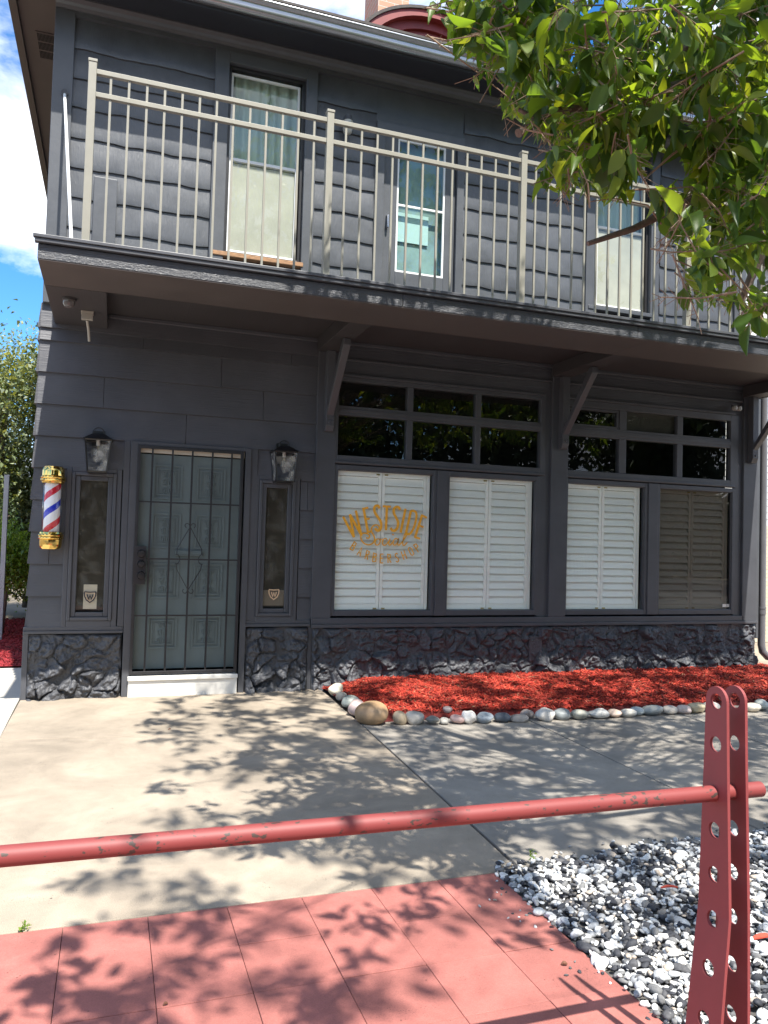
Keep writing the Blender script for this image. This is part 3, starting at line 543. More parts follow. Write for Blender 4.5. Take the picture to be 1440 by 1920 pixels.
# entry door ------------------------------------------------------------
mb = MB(); mb.box(.135,.20,-.05,.12,0,2.33); mb.box(1.185,1.24,-.05,.12,0,2.33); mb.box(.20,1.185,-.05,.12,2.295,2.33)
mb.box(.078,.134,-.032,.02,.636,2.33); mb.box(1.241,1.305,-.032,.02,.681,2.33)
df = mb.build('door_frame', trim_m, B, bevel=.004)
mb = MB(); mb.box(.215,1.15,.02,.10,.235,2.225)
ed = mb.build('entry_door', doorp_m, B, bevel=.003)
PX = [(.345,.61),(.742,1.01)]; PZ = [(1.81,2.13),(1.352,1.68),(.885,1.213),(.42,.722)]
for (xa, xb) in PX:
    for (za, zb) in PZ:
        mb = MB(); mb.frame(xa, xb, za, zb, .016, .008, .02); mb.frame(xa+.03, xb-.03, za+.035, zb-.035, .012, .010, .02)
        cx, cz = (xa+xb)/2, (za+zb)/2
        mb.frame(xa+.055, xb-.055, za+.06, zb-.06, .005, .012, .02)
        for q in range(-1, 2):
            for sg in (-1, 1):
                pts = [(cx+sg*(.006+.028*abs(math.sin(t*1.6))*(1-.25*t)), .013, cz+q*.075+.03*math.cos(t*2.2)) for t in np.linspace(0, 2.6, 12)]
                mb.tube(pts, .0035, 5)
                mb.tube([(cx+sg*(.035+.012*math.cos(t)), .013, cz+q*.075+.02*math.sin(t)) for t in np.linspace(0, 5, 10)], .003, 5)
        mb.build('raised_panel', doorp_m, ed)
MB().box(.205,1.18,-.01,.03,2.235,2.29).build('door_head', cream_m, B)
MB().box(1.155,1.172,-.005,.06,.24,2.235).build('jamb_strip', cream_m, B)
# security door
mb = MB(); Yb = -.055
mb.frame(.195,1.165,.20,2.295,.028,Yb-.012,Yb+.02)
sd = mb.build('security_door', iron_m, B, bevel=.003)
for x in (.329,.508,.688,.873,1.053): MB().box(x-.008,x+.008,Yb-.006,Yb+.010,.228,2.267).build('bar', iron_m, sd)
for z in (1.777,1.255,.735): MB().box(.223,1.137,Yb-.009,Yb-.001,z-.007,z+.007).build('cross_bar', iron_m, sd)
mb = MB(); D = lambda *p: [(a, Yb-.004, b) for a, b in p]
mb.tube(D((.69,1.56),(.58,1.355),(.575,1.30)), .004, 6); mb.tube(D((.69,1.56),(.80,1.355),(.805,1.30)), .004, 6); mb.tube(D((.575,1.21),(.582,1.16),(.69,.97)), .004, 6); mb.tube(D((.805,1.21),(.80,1.16),(.69,.97)), .004, 6)
for zc, sg in ((1.57, 1), (.96, -1)):
    for q in (-1, 1): mb.tube([(.69+q*(.028-.02*math.cos(t)), Yb-.004, zc+sg*.02*math.sin(t)) for t in np.linspace(0, 4.4, 12)], .0038, 6)
for q in (-1, 1): mb.tube([(.69+q*(.115-.03*math.cos(t)), Yb-.004, 1.255+.045*math.sin(t)) for t in np.linspace(-1.9, 1.9, 12)], .0038, 6)
mb.build('scroll_work', iron_m, sd)
MB().box(.565,.815,-.014,.02,1.285,1.335).box(.58,.80,-.02,-.0135,1.30,1.32).build('mail_slot', doorp_m, ed, bevel=.002)
mb = MB(); mb.box(.19,.305,Yb-.022,Yb+.02,1.02,1.37); lb = mb.build('lock_box', iron_m, sd, bevel=.004)
MB().lathe([(0,-.055),(.03,-.053),(.034,-.045),(.036,0)], (.262, Yb-.022, 1.30), axis='y').build('deadbolt', black_m, sd, smooth=30)
MB().lathe([(0,-.05),(.026,-.048),(.03,-.04),(.034,0)], (.264, Yb-.022, 1.205), axis='y').build('deadbolt', black_m, sd, smooth=30)
MB().lathe([(0,-.075),(.03,-.073),(.036,-.055),(.030,-.035),(.014,-.025),(.014,-.005),(.03,0)], (.264, Yb-.022, 1.105), axis='y').build('door_knob', black_m, sd, smooth=30)
MB().box(.185,1.175,-.09,.02,.145,.185).box(.19,1.172,-.07,.02,-.02,.145).build('door_step', white_m, B, bevel=.006)

# sidelight windows ------------------------------------------------------
def emblem(mb, cx, cz, s, y0, y1, part):
    sh = [(-1,.75),(-.9,.9),(0,.82),(.9,.9),(1,.75),(.92,.1),(.6,-.55),(0,-1),(-.6,-.55),(-.92,.1),(-1,.75)]
    if part == 'out': mb.stroke([(cx+a*s, cz+b*s) for a, b in sh], s*.2, y0, y1)
    elif part == 'in': mb.stroke([(cx+a*s*.78, cz+b*s*.78) for a, b in sh], s*.07, y0, y1)
    else: mb.stroke([(cx+a*s*.8, cz+b*s*.8) for a, b in [(-.62,.55),(-.3,-.5),(0,.35),(.3,-.5),(.62,.55)]], s*.2, y0, y1)
navy_m = mat('dark emblem vinyl', (.02,.018,.03), .5); buff_m = mat('buff emblem vinyl', (.7,.48,.3), .5); card_m = mat('white card', (.75,.72,.66), .7)
for k, (xa, xb, za, zb) in enumerate([(-.28,-.05,.79,1.97),(1.405,1.61,.82,1.985)]):
    mb = MB(); o0, o1, p0, p1 = (xa-.12, xb+.12, za-.16, zb+.09)
    mb.frame(o0, o1, p0, p1, .045, -.03, .02, bt=.04, bb=.06); mb.frame(o0+.045, o1-.045, p0+.06, p1-.04, .03, -.045, .02); mb.frame(o0+.075, o1-.075, p0+.09, p1-.07, .045-.002, -.022, .02)
    sw = mb.build('side_window', trim_m, B, bevel=.006)
    MB().pane(xa-.01, xb+.01, -.004, za-.01, zb+.01).build('glass', glass_side, sw, fixn=False)
    MB().box(xa-.008, xb+.008, .013, .0185, za-.008, zb+.008).build('backing_panel', inside2_m, sw)
    ex, ez = ((xa+xb)/2+.002, za+.11)
    mb = MB(); emblem(mb, ex, ez, .05, -.0085, -.007, 'out'); emblem(mb, ex, ez, .05, -.0085, -.007, 'w'); mb.build('shield_emblem', navy_m if k == 0 else buff_m, sw)
    mb = MB(); emblem(mb, ex, ez, .05, -.0105, -.009, 'in'); mb.build('emblem_outline', buff_m if k == 0 else navy_m, sw)
    if k == 0: MB().box(xa+.06, xa+.175, .008, .011, za+.0, za+.22).build('paper_card', card_m, sw)
    else: MB().box(xa+.0, xb, .008, .011, za, za+.15).build('paper_card', mat('grey card', (.25,.22,.19), .7), sw)

# big display windows ----------------------------------------------------
def shutter(par, x0, x1, z0, z1, m):
    mb = MB(); y = .034
    mb.frame(x0, x1, z0, z1, .032, y, y+.028, bt=.075, bb=.085)
    a, b = x0+.034, x1-.034; zt, zl = z1-.078, z0+.088; nsl = 16; dz = (zt-zl)/nsl
    for i in range(nsl):
        zc = zl+dz*(i+.5); h = dz*.4975; t = .007; yy = y+.006; tilt = .022+rng.normal(0, .003)
        mb.add([(a,yy-tilt*.55,zc-h),(b,yy-tilt*.55,zc-h),(b,yy+tilt,zc+h),(a,yy+tilt,zc+h),(a,yy-tilt*.55+t,zc-h),(b,yy-tilt*.55+t,zc-h),(b,yy+tilt+t,zc+h),(a,yy+tilt+t,zc+h)], [(0,1,2,3),(7,6,5,4),(0,4,5,1),(1,5,6,2),(2,6,7,3),(3,7,4,0)])
    return mb.build('shutter', m, par)
for k, (xa, xb) in enumerate([(2.11,3.155),(3.33,4.37),(4.765,5.80),(6.0,7.06)]):
    mb = MB(); za, zb = .768, 2.185
    mb.frame(xa-.035, xb+.035, za-.05, zb+.045, .035+.004, -.028, .05, bt=.049, bb=.054); mb.frame(xa-.002, xb+.002, za-.002, zb+.002, .012, -.012, .04)
    if k in (0, 2): mb.box(xb+.034, xb+.034+(.108 if k == 0 else .131), -.042, .02, .718, 2.23)
    dw = mb.build('display_window', trim_m, B, bevel=.004)
    MB().pane(xa, xb, .005, za, zb).build('glass', glass_tint if k == 3 else glass_clear, dw, fixn=False)
    xm = xa+(xb-xa)*.47; e = .0 if k != 3 else 0
    xr = xb-.06 if k != 2 else xb-.075
    s1 = shutter(dw, xa-.02, xm-.003, za-.02, zb+.02, shut_m); shutter(dw, xm+.003, xr, za-.02, zb+.02, shut_m)
    MB().box(xr+.004, xr+.035, .03, .08, za-.02, zb+.02).build('shutter_jamb', shut_m, dw)
    mb = MB()
    for zc in (za+.02, zb-.03):
        for q in (-1, 1): mb.box(xm+q*.045-.018, xm+q*.045+.018, .026, .0335, zc-.007, zc+.007)
    mb.build('latch', brass_m, dw)
    MB().box(xa-.08, xb+.12, .13, .14, za-.05, zb+.06).build('unlit_room_sheet', inside_m, dw)  # near-black sheet stands in for the unlit room behind the slats
    if k == 3: MB().box(xb-.11, xb-.055, -.0005, .001, .80, .835).box(xb-.05, xb-.01, -.0005, .001, .80, .835).build('window_sticker', card_m, dw)
    if k == 0: dw0 = dw
MB().box(4.40,4.534,-.018,.02,.701,3.119).build('filler_board', trim_m, B)
MB().box(7.09,7.199,-.018,.02,.701,3.119).build('filler_board', trim_m, B)
# transom windows
for k, (xs_, zr) in enumerate([([(2.10,2.835),(2.90,3.615),(3.68,4.405)], [(2.825,3.075),(2.325,2.73)]), ([(4.755,5.43),(5.525,6.235),(6.315,7.015)], [(2.825,3.045),(2.325,2.715)])]):
    X0, X1 = xs_[0][0], xs_[-1][1]; mb = MB()
    mb.box(X0-.035, X0, -.03, .05, 2.24, 3.12); mb.box(X1, X1+(.06 if k == 0 else .12), -.03, .05, 2.24, 3.12); mb.box(X0, X1, -.03, .05, zr[0][1], 3.12); mb.box(X0, X1, -.03, .05, 2.24, zr[1][0])
    mb.box(X0, X1, -.026, .05, zr[1][1], zr[0][0]); mb.box(X0, X1, -.034, -.026, zr[1][1]+.03, zr[0][0]-.03)
    for (a, b), (c, d) in zip(xs_[:-1], xs_[1:]):
        for za, zb in zr: mb.box(b, c, -.024, .05, za, zb)
    mb.box(X0-.03, X1+.05, -.045, -.03, 2.245, 2.268)
    mb.box(X0-.035, X1+.05, -.05, .02, 3.12, 3.145)
    if k == 1: mb.frame(xs_[0][0]+.001, xs_[0][1]-.001, zr[0][0]+.001, zr[0][1]-.001, .028, -.014, .04)
    tw = mb.build('transom_window', trim_m, B, bevel=.004)
    for (a, b) in xs_:
        for za, zb in zr: MB().pane(a, b, .01, za, zb).build('pane', glass_dark, tw, fixn=False)
    if k == 1: MB().box(5.53, 6.23, .03, .035, 2.825, 3.045).build('panel_board', mat('olive grey panel', (.06,.055,.045), .7, var=.1), tw)

# gold lettering on the first display window ------------------------------
YL = .0005
def q(x, y): p = onY(620+x/6.545, 920+y/6.545, YL); return (p[0], p[2])
def catm(pts, n=7):
    pts = [np.array(p, float) for p in pts]; P = [2*pts[0]-pts[1]]+pts+[2*pts[-1]-pts[-2]]; out = []
    for i in range(1, len(P)-2):
        for t in np.linspace(0, 1, n, endpoint=False):
            a, b, c, d = P[i-1:i+3]; out.append(.5*((2*b)+(c-a)*t+(2*a-5*b+4*c-d)*t*t+(3*b-a-3*c+d)*t**3))
    return out+[pts[-1]]
SCL = 1/6.545*7.55/FOC*1.06
lay = [0]
def st(mb, pts, w_, sm=False):
    pts = catm(pts) if sm else pts; lay[0] += 1; e = lay[0]*.00003
    mb.stroke([q(*p) for p in pts], w_*SCL, YL-.0012-e, YL+.0012)
mb = MB(); W = 31
for pts in ([(152,318),(286,572)],[(286,572),(236,290)],[(236,290),(378,552)],[(378,552),(308,243)]): st(mb, pts, W*.95)
st(mb, [(402,214),(458,512)], W); st(mb, [(388,224),(462,208)], W*.8); st(mb, [(428,352),(480,342)], W*.75); st(mb, [(446,512),(502,498)], W*.8)
st(mb, [(598,218),(585,188),(555,186),(534,212),(540,262),(575,320),(612,375),(620,430),(606,478),(572,490),(548,462)], W, True)
st(mb, [(640,192),(738,196)], W*.85); st(mb, [(690,196),(678,484)], W)
st(mb, [(850,236),(838,208),(808,200),(778,222),(776,275),(802,330),(826,385),(820,448),(792,486),(756,486),(736,456)], W, True)
st(mb, [(918,222),(858,516)], W)
st(mb, [(985,244),(922,532)], W); st(mb, [(985,246),(1030,252),(1052,290),(1044,370),(1012,470),(972,528),(922,534)], W*.9, True)
st(mb, [(1122,300),(1036,568)], W); st(mb, [(1112,298),(1180,332)], W*.8); st(mb, [(1082,425),(1138,448)], W*.75); st(mb, [(1026,566),(1096,590)], W*.8)
# script word
st(mb, [(540,462),(552,486),(580,486),(596,455),(575,424),(535,424),(502,458),(503,505),(530,555),(540,600),(515,645),(460,664),(405,642),(372,592),(372,545),(400,522),(448,528),(476,552),(466,582),(432,578)], 17, True)
st(mb, [(590,592),(560,598),(545,640),(562,668),(592,655),(608,615),(592,592),(610,600),(636,590)], 14, True)
st(mb, [(692,606),(676,586),(648,598),(634,640),(650,670),(682,660),(716,615)], 14, True)
st(mb, [(728,588),(712,650),(728,668),(762,632)], 15, True); st(mb, [(757,536),(773,544)], 17)
st(mb, [(826,600),(798,586),(770,618),(768,658),(792,668),(820,636),(832,592),(822,655),(838,668),(868,640)], 14, True)
st(mb, [(868,640),(905,590),(938,530),(930,512),(912,525),(890,600),(884,655),(902,672),(940,634)], 15, True)
st(mb, [(935,520),(915,545)], 14)
# lower arc
GL = {'B': [[(0,0),(0,1),(.42,.93),(.45,.62),(0,.53),(.5,.42),(.5,.08),(0,0)]], 'A': [[(-.02,0),(.26,1),(.52,0)],[(.1,.33),(.42,.33)]], 'R': [[(0,0),(0,1),(.42,.92),(.42,.6),(0,.5)],[(.16,.5),(.48,0)]],
      'E': [[(.46,0),(0,0),(0,1),(.46,1)],[(0,.52),(.38,.52)]], 'S': [[(.46,.85),(.3,1),(.06,.92),(.06,.66),(.42,.36),(.44,.1),(.2,0),(0,.14)]], 'H': [[(0,0),(0,1)],[(.48,0),(.48,1)],[(0,.5),(.48,.5)]],
      'O': [[(.24,0),(0,.15),(0,.85),(.24,1),(.48,.85),(.48,.15),(.24,0)]], 'P': [[(0,0),(0,1),(.42,.93),(.45,.58),(0,.48)]]}
for ch, cx, cy, an in [('B',278,682,-31),('A',360,746,-22),('R',450,790,-14),('B',538,820,-8),('E',628,832,-2),('R',720,832,3),('S',812,822,10),('H',898,790,19),('O',985,745,27),('P',1062,700,34)]:
    H_ = 108; ca, sa = math.cos(rad(an)), math.sin(rad(an))
    for s_ in GL[ch]:
        pp = []
        for u, v in s_:
            a, b = (u-.24)*H_*.72, -(v-.5)*H_; pp.append((cx+a*ca+b*sa, cy-a*sa+b*ca))
        st(mb, pp, 12.5)
mb.build('window_lettering', gold_letter, dw0, fixn=False)

# balcony -------------------------------------------------------------------
BX0, BX1, BY = -.555, 7.47, -1.75
mb = MB(); mb.box(BX0, BX1, BY+.0, .0, 3.485, 3.515); mb.box(BX0-.03, BX1+.03, BY-.040, BY-.001, 3.488, 3.512)
bd = mb.build('balcony_deck', trim_m, B, bevel=.003)
mb = MB(); mb.box(BX0-.02, BX1+.02, BY-.030, BY+.02, 3.46, 3.486); mb.build('drip_edge', trim_m, bd, bevel=.003)
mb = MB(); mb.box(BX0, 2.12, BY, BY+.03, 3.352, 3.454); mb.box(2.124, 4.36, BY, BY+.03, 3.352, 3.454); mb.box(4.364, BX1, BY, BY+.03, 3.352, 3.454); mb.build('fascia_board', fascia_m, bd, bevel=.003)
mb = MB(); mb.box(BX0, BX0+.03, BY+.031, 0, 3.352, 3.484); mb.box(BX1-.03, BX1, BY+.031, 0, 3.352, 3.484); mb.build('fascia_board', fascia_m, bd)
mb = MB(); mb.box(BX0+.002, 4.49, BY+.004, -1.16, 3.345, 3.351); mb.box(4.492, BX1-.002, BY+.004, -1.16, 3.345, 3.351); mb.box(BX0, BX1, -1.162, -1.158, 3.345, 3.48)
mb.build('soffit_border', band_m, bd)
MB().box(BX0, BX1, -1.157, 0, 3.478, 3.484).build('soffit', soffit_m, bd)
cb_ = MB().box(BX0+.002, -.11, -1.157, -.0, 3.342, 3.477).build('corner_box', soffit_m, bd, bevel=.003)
for xc in (1.96, 4.63, 7.28): 
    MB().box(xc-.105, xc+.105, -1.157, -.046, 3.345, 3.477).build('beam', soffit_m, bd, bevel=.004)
# crown trims on wall under soffit
mb = MB(); mb.box(-.10,1.87,-.035,.0,3.44,3.478); mb.box(2.08,4.53,-.045,0,3.44,3.478); mb.box(4.75,7.19,-.045,0,3.44,3.478); mb.box(2.08,4.53,-.04,0,3.28,3.305); mb.box(4.75,7.19,-.04,0,3.28,3.305)
mb.build('cornice_moulding', trim_m, B, bevel=.006)
# brackets
for xc in (1.985, 4.66, 7.30):
    hw = .042; mb = MB()
    mb.box(xc-hw, xc+hw, -.13, -.046, 2.66, 3.342)
    prof = [(-.046,2.545),(-.10,2.545),(-.11,2.56),(-.13,2.60),(-.13,2.66),(-.046,2.66)]; mb.prism(prof, xc-hw, xc+hw, 'x')
    br = mb.build('bracket', trim_m, B, bevel=.004)
    hw = .036; mb = MB(); mb.prism([(-.075,2.70),(-.131,2.70),(-.66,3.28),(-.66,3.342),(-.60,3.342)], xc-hw, xc+hw, 'x'); mb.build('brace', trim_m, br, bevel=.006)
    mb = MB(); mb.lathe([(0,-.012),(.009,-.011),(.014,-.002),(.016,0)], (xc, -.13, 2.63), 10, 'y'); mb.build('bolt', trim_m, br)

# upper wall ------------------------------------------------------------------
ZU = [3.50-.04, 3.71, 3.96, 4.23, 4.51, 4.785, 5.06, 5.335, 5.61, 5.875, 6.16]
def wavy(mb, x0, x1):
    nx = max(4, int((x1-x0)/.028)); xs = np.linspace(x0, x1, nx+1)
    def edge(k, x): 
        k = k*1.0; return ZU[int(k)]+.0065*np.sin(x*11.5+k*1.9+np.sin(x*2.3+k)*1.3)+.002*np.sin(x*31+k*5)-.004*np.abs(np.sin(x*6+k))
    for k in range(len(ZU)-1):
        zb = edge(k, xs); zt = edge(k+1, xs)+.012 if k < len(ZU)-2 else np.full(nx+1, ZU[-1]); V = []; ts = [0, .06, .2, .4, .6, .8, 1.0]; sag = fbm(xs*2.2+k*9, xs*0+k*3)*.012
        for t in ts:
            bulge = .020*(1-t)**.9 if t > .02 else .018
            yy = -(.006+bulge+(sag*.6+.002*np.sin(xs*7+k*2))*math.sin(min(1, t*1.2)*math.pi))
            V += [(xs[i], yy[i], zb[i]+(zt[i]-zb[i])*t) for i in range(nx+1)]
        V += [(xs[i], .01, zb[i]) for i in range(nx+1)]; m_ = nx+1
        F = [(r*m_+i, r*m_+i+1, (r+1)*m_+i+1, (r+1)*m_+i) for r in range(6) for i in range(nx)]+[(7*m_+i, 7*m_+i+1, i+1, i) for i in range(nx)]
        mb.add(V, F)
    return mb
for a, b in [(-.49,.765),(1.77,2.41),(3.40,4.97),(5.95,7.03)]:
    wavy(MB(), a, b).build('shingle_siding', upper_m, B, smooth=35, fixn=False)
MB().box(-.66,-.49,-.05,.02,3.515,6.19).build('corner_board', uppertrim_m, B, bevel=.004)
MB().box(7.03,7.2,-.05,.02,3.515,6.19).build('corner_board', uppertrim_m, B, bevel=.004)
MB().box(-.275,-.075,-.046,-.01,3.515,4.72).build('patch_board', uppertrim_m, B, bevel=.004)
MB().box(-.66,7.2,-.045,.02,6.16,6.285).build('frieze_board', uppertrim_m, B)
MB().prism([(-.045,6.20),(-.06,6.20),(-.075,6.225),(-.10,6.24),(-.12,6.27),(-.12,6.285),(-.045,6.285)], -.66, 7.2, 'x').build('crown_moulding', uppertrim_m, B)
wood_m = mat('weathered bare wood', (.30,.17,.09), .9, var=.4, vscale=18, vstretch=(1,1,6))
# upstairs windows
for k, (xa, xb) in enumerate([(.90,1.66),(5.06,5.80)]):
    mb = MB(); mb.box(xa-.135,xa,-.055,.02,4.10,6.16); mb.box(xb,xb+.115,-.055,.02,4.10,6.16); mb.box(xa,xb,-.055,.02,6.05,6.16)
    uw = mb.build('upper_window', uppertrim_m, B, bevel=.004)
    mb = MB(); mb.frame(xa, xb, 4.20, 6.05, .03, .0, .07); mb.build('storm_frame', iron_m, uw, bevel=.003)
    mb = MB(); mb.frame(xa+.03, xb-.045, 5.12, 6.0, .022, .03, .06); mb.frame(xa+.035, xb-.05, 4.225, 5.155, .024, .012, .029, bt=.03); mb.build('sash', vinyl_m, uw, bevel=.003)
    MB().pane(xa+.05, xb-.065, .043, 5.14, 5.98).build('upper_pane', glass_up, uw, fixn=False)
    MB().pane(xa+.055, xb-.07, .019, 4.245, 5.13).build('lower_pane', glass_up, uw, fixn=False)
    mb = MB(); xs = np.linspace(xa, xb, 60); V = [(x, .13+.018*math.sin(x*62+math.sin(x*19)), z) for z in (5.08, 6.06) for x in xs]; mb.add(V, [(i, i+1, 61+i, 60+i) for i in range(59)]); mb.build('curtain', curtain_m, uw, smooth=True, fixn=False)
    MB().box(xa+.04, xb-.04, .034, .037, 4.2, 5.11).build('blind', blind_m, uw)
    MB().box(xa-.10, xb+.02, -.065, .02, 4.155, 4.199).build('window_sill', wood_m if k == 0 else uppertrim_m, uw, bevel=.006)
    MB().box(xa, xb, .02, .2, 4.1, 4.199).build('sill_board', uppertrim_m, uw)
# balcony door
mb = MB(); mb.box(2.41,2.50,-.055,.02,3.515,5.70); mb.box(3.32,3.40,-.055,.02,3.515,5.70); mb.box(2.41,3.40,-.055,.02,5.70,5.79); mb.box(2.41,3.40,-.012,.02,5.79,6.16)
dcas = mb.build('door_casing', uppertrim_m, B, bevel=.004)
mb = MB(); mb.box(2.505,2.66,-.01,.03,3.52,5.69); mb.box(3.2,3.315,-.01,.03,3.52,5.69); mb.box(2.66,3.2,-.01,.03,3.52,4.27); mb.box(2.66,3.2,-.01,.03,5.67,5.69)
bdoor = mb.build('balcony_door', uppertrim_m, B, bevel=.004)
mb = MB(); mb.frame(2.66,3.2,4.27,5.67,.018,-.004,.02); mb.box(2.678,3.182,-.004,.02,4.965,4.985); mb.build('glazing_frame', vinyl_m, bdoor)
MB().pane(2.678,3.182,.006,4.288,5.652).build('glass', glass_up, bdoor, fixn=False)
MB().box(2.62,3.24,.09,.095,4.2,5.7).build('curtain', mat('teal curtain', (.17,.26,.26), .9, var=.35, vscale=2.5), bdoor)
MB().box(2.70,3.05,.07,.074,4.62,4.93).build('paper_sheet', mat('aqua sheet', (.36,.52,.51), .8), bdoor)
p = onY(726,415,-.03)
MB().tube([(p[0],-.01,p[2]+.06),(p[0],-.05,p[2]+.055),(p[0]-.003,-.055,p[2]),(p[0],-.05,p[2]-.06),(p[0],-.01,p[2]-.065)], .011, 8).build('door_handle', gutter_m, bdoor, smooth=40)
# eaves, gutter, roof
MB().box(-.999,7.7,-.50,-.0,6.285,6.30).build('eave_soffit', mat('navy eave paint', (.022,.024,.032), .6), B)
MB().box(-1.0,-.66,.001,9.4,6.285,6.30).build('eave_soffit', band_m, B)
MB().box(7.2,7.7,.001,9.4,6.285,6.30).build('eave_soffit', band_m, B)
mb = MB(); mb.box(-1.0,7.7,-.53,-.501,6.20,6.36); mb.build('eave_fascia', mat('navy eave paint', (.022,.024,.032), .6), B)
mb = MB(); mb.box(-1.07,-1.001,-.53,9.4,6.27,6.38); mb.box(-1.02,-1.0,-.53,9.4,6.245,6.27); mb.build('eave_fascia', band_m, B)
GP = [(-.532,6.335),(-.532,6.225),(-.56,6.222),(-.58,6.226),(-.594,6.236),(-.602,6.25),(-.605,6.266),(-.604,6.282),(-.603,6.292),(-.607,6.302),(-.616,6.31),(-.628,6.316),(-.636,6.325),(-.638,6.336),(-.632,6.346),(-.62,6.350),(-.612,6.345),(-.60,6.32),(-.59,6.28),(-.585,6.25),(-.57,6.238),(-.545,6.238),(-.545,6.335)]
gu = MB().prism(GP, -1.05, 7.75, 'x').build('gutter', gutter_m, B, smooth=50)
mb = MB()
R0 = 6.375; rise = .40
mb.add([(-1.1,-.62,R0-.012),(7.75,-.62,R0-.012),(7.75,-.62,R0+.012),(-1.1,-.62,R0+.012)], [(0,1,2,3)])
yr = 4.2; zr_ = R0+.012+(yr+.62)*rise
mb.add([(-1.1,-.62,R0+.012),(7.75,-.62,R0+.012),(5.0,yr,zr_),(1.8,yr,zr_),(-1.1,9.5,R0+.012),(7.75,9.5,R0+.012)], [(0,1,2,3),(0,3,4),(1,5,2),(3,2,5,4),(0,4,5,1)])
mb.build('roof', roof_m, B)
v1 = onZ(73,58,6.284); v2 = onZ(101,108,6.284)
mb = MB(); mb.frame(-.88,-.70,.52,1.0,.012,0,1); 
mb = MB(); mb.box(-.88,-.69,.53,1.0,6.276,6.2845); sv = mb.build('soffit_vent', band_m, B)
mb = MB()
for i in range(3):
    for j in range(14): mb.box(-.868+.0125*j, -.861+.0125*j, .55+.148*i, .67+.148*i, 6.272, 6.2755)
mb.build('vent_slots', inside_m, sv)
# dormer
def arc(cx, z0, a, b, n=26, lo=-.08): return [(cx+a*math.cos(t), z0+b*math.sin(t)) for t in np.linspace(lo, math.pi-lo, n)]
def arch_ring(mb, cx, z0, a0, b0, a1, b1, ya, yb, n=26):
    A = arc(cx, z0, a0, b0, n); C = arc(cx, z0, a1, b1, n); V = [(x, ya, z) for x, z in A]+[(x, ya, z) for x, z in C]+[(x, yb, z) for x, z in A]+[(x, yb, z) for x, z in C]
    F = []
    for i in range(n-1): F += [(i,i+1,n+i+1,n+i),(2*n+i,3*n+i,3*n+i+1,2*n+i+1),(i,2*n+i,2*n+i+1,i+1),(n+i,n+i+1,3*n+i+1,3*n+i)]
    F += [(0,n,3*n,2*n),(n-1,3*n-1,4*n-1,2*n-1)]; return mb.add(V, F)
DC, DZ = 3.30, 6.95
mb = MB(); arch_ring(mb, DC, DZ, .93,.675,.80,.60, .68,.9); arch_ring(mb, DC, DZ, .799,.599,.68,.50, .76,.9); arch_ring(mb, DC, DZ, .679,.499,.62,.455, .80,.9); arch_ring(mb, DC, DZ, .619,.454,.52,.40, .78,.9)
mb.box(2.38, 4.09, .8, 1.0, 6.7, 6.96); dm = mb.build('dormer', redtrim_m, B, smooth=30)
mb = MB(); arch_ring(mb, DC, DZ, .965,.71,.931,.676, .66,3.2); mb.build('dormer_roof', roof_m, dm, smooth=30)
mb = MB(); mb.prism(arc(DC, DZ, .52,.42), .86,.88,'y'); mb.build('dormer_window', inside_m, dm)
MB().box(DC-.012, DC+.012, .83, .858, 6.96, 7.42).build('mullion', vinyl_m, dm)
MB().box(3.03,3.46,2.0,2.6,7.2,9.6).box(3.0,3.49,1.97,2.63,9.6,9.7).build('chimney', brick_m, B)
# tie rod
MB().tube([(-.553,-.05,5.425),(-.553,-.075,5.42)], .028, 12).build('rod_anchor', trim_m, B, smooth=40)
MB().tube([(-.553,-.06,5.41),(-.375,-1.26,3.70),(-.355,-1.40,3.50)], .013, 10).build('tie_rod', vinyl_m, B, smooth=40)
# downpipe
dp = onY(1431,1000,.05)
mb = MB(); xd, yd = 7.67, .12; mb.tube([(xd,yd,3.9),(xd,yd,.32),(xd+.01,yd-.01,.24),(xd+.06,yd-.03,.18),(xd+.3,yd-.06,.14)], .045, 14); mb.tube([(xd,yd,.70),(xd,yd,.76)], .05, 14); mb.tube([(xd,yd,.77),(xd,yd,.79)], .053, 14)
mb.build('downpipe', mat('grey pipe paint', (.12,.12,.13), .3, var=.1), B, smooth=40)
MB().box(7.46,7.50,.0,.10,.42,3.5).build('corner_board', uppertrim_m, B, bevel=.004)

# railing ------------------------------------------------------------------------
RL = thing('balcony_railing', (3.4, -1.70, 3.515), 'beige metal railing with square balusters along the front edge of the balcony', 'railing')
RY = -1.70; posts = [-.255, 1.49, 3.20, 4.93, 6.66, 7.42]
for x in posts:
    mb = MB(); mb.box(x-.027,x+.027,RY-.027,RY+.027,3.516,4.815); mb.box(x-.031,x+.031,RY-.031,RY+.031,4.815,4.835); mb.box(x-.045,x+.045,RY-.045,RY+.045,3.516,3.522); mb.build('post', steel_m, RL, bevel=.002)
for a, b in zip(posts[:-1], posts[1:]):
    for z in (4.755, 4.59): MB().box(a+.027,b-.027,RY-.017,RY+.017,z-.017,z+.017).build('rail', steel_m, RL, bevel=.002)
    MB().box(a+.027,b-.027,RY-.012,RY+.012,3.518,3.536).build('rail', steel_m, RL)
    nb = max(2, round((b-a)/.127)); 
    for i in range(1, nb):
        x = a+(b-a)*i/nb; MB().box(x-.008,x+.008,RY-.008,RY+.008,3.536,4.74).build('baluster', steel_m, RL)
R2 = thing('balcony_railing', (7.42, -.9, 3.515), 'short return of beige railing closing the far right end of the balcony', 'railing')
MB().box(7.395,7.445,-.075,-.02,3.516,4.83).build('post', steel_m, R2, bevel=.002)
for z in (4.755, 4.59, 3.56): MB().box(7.405,7.435,RY+.03,-.076,z-.016,z+.016).build('rail', steel_m, R2)
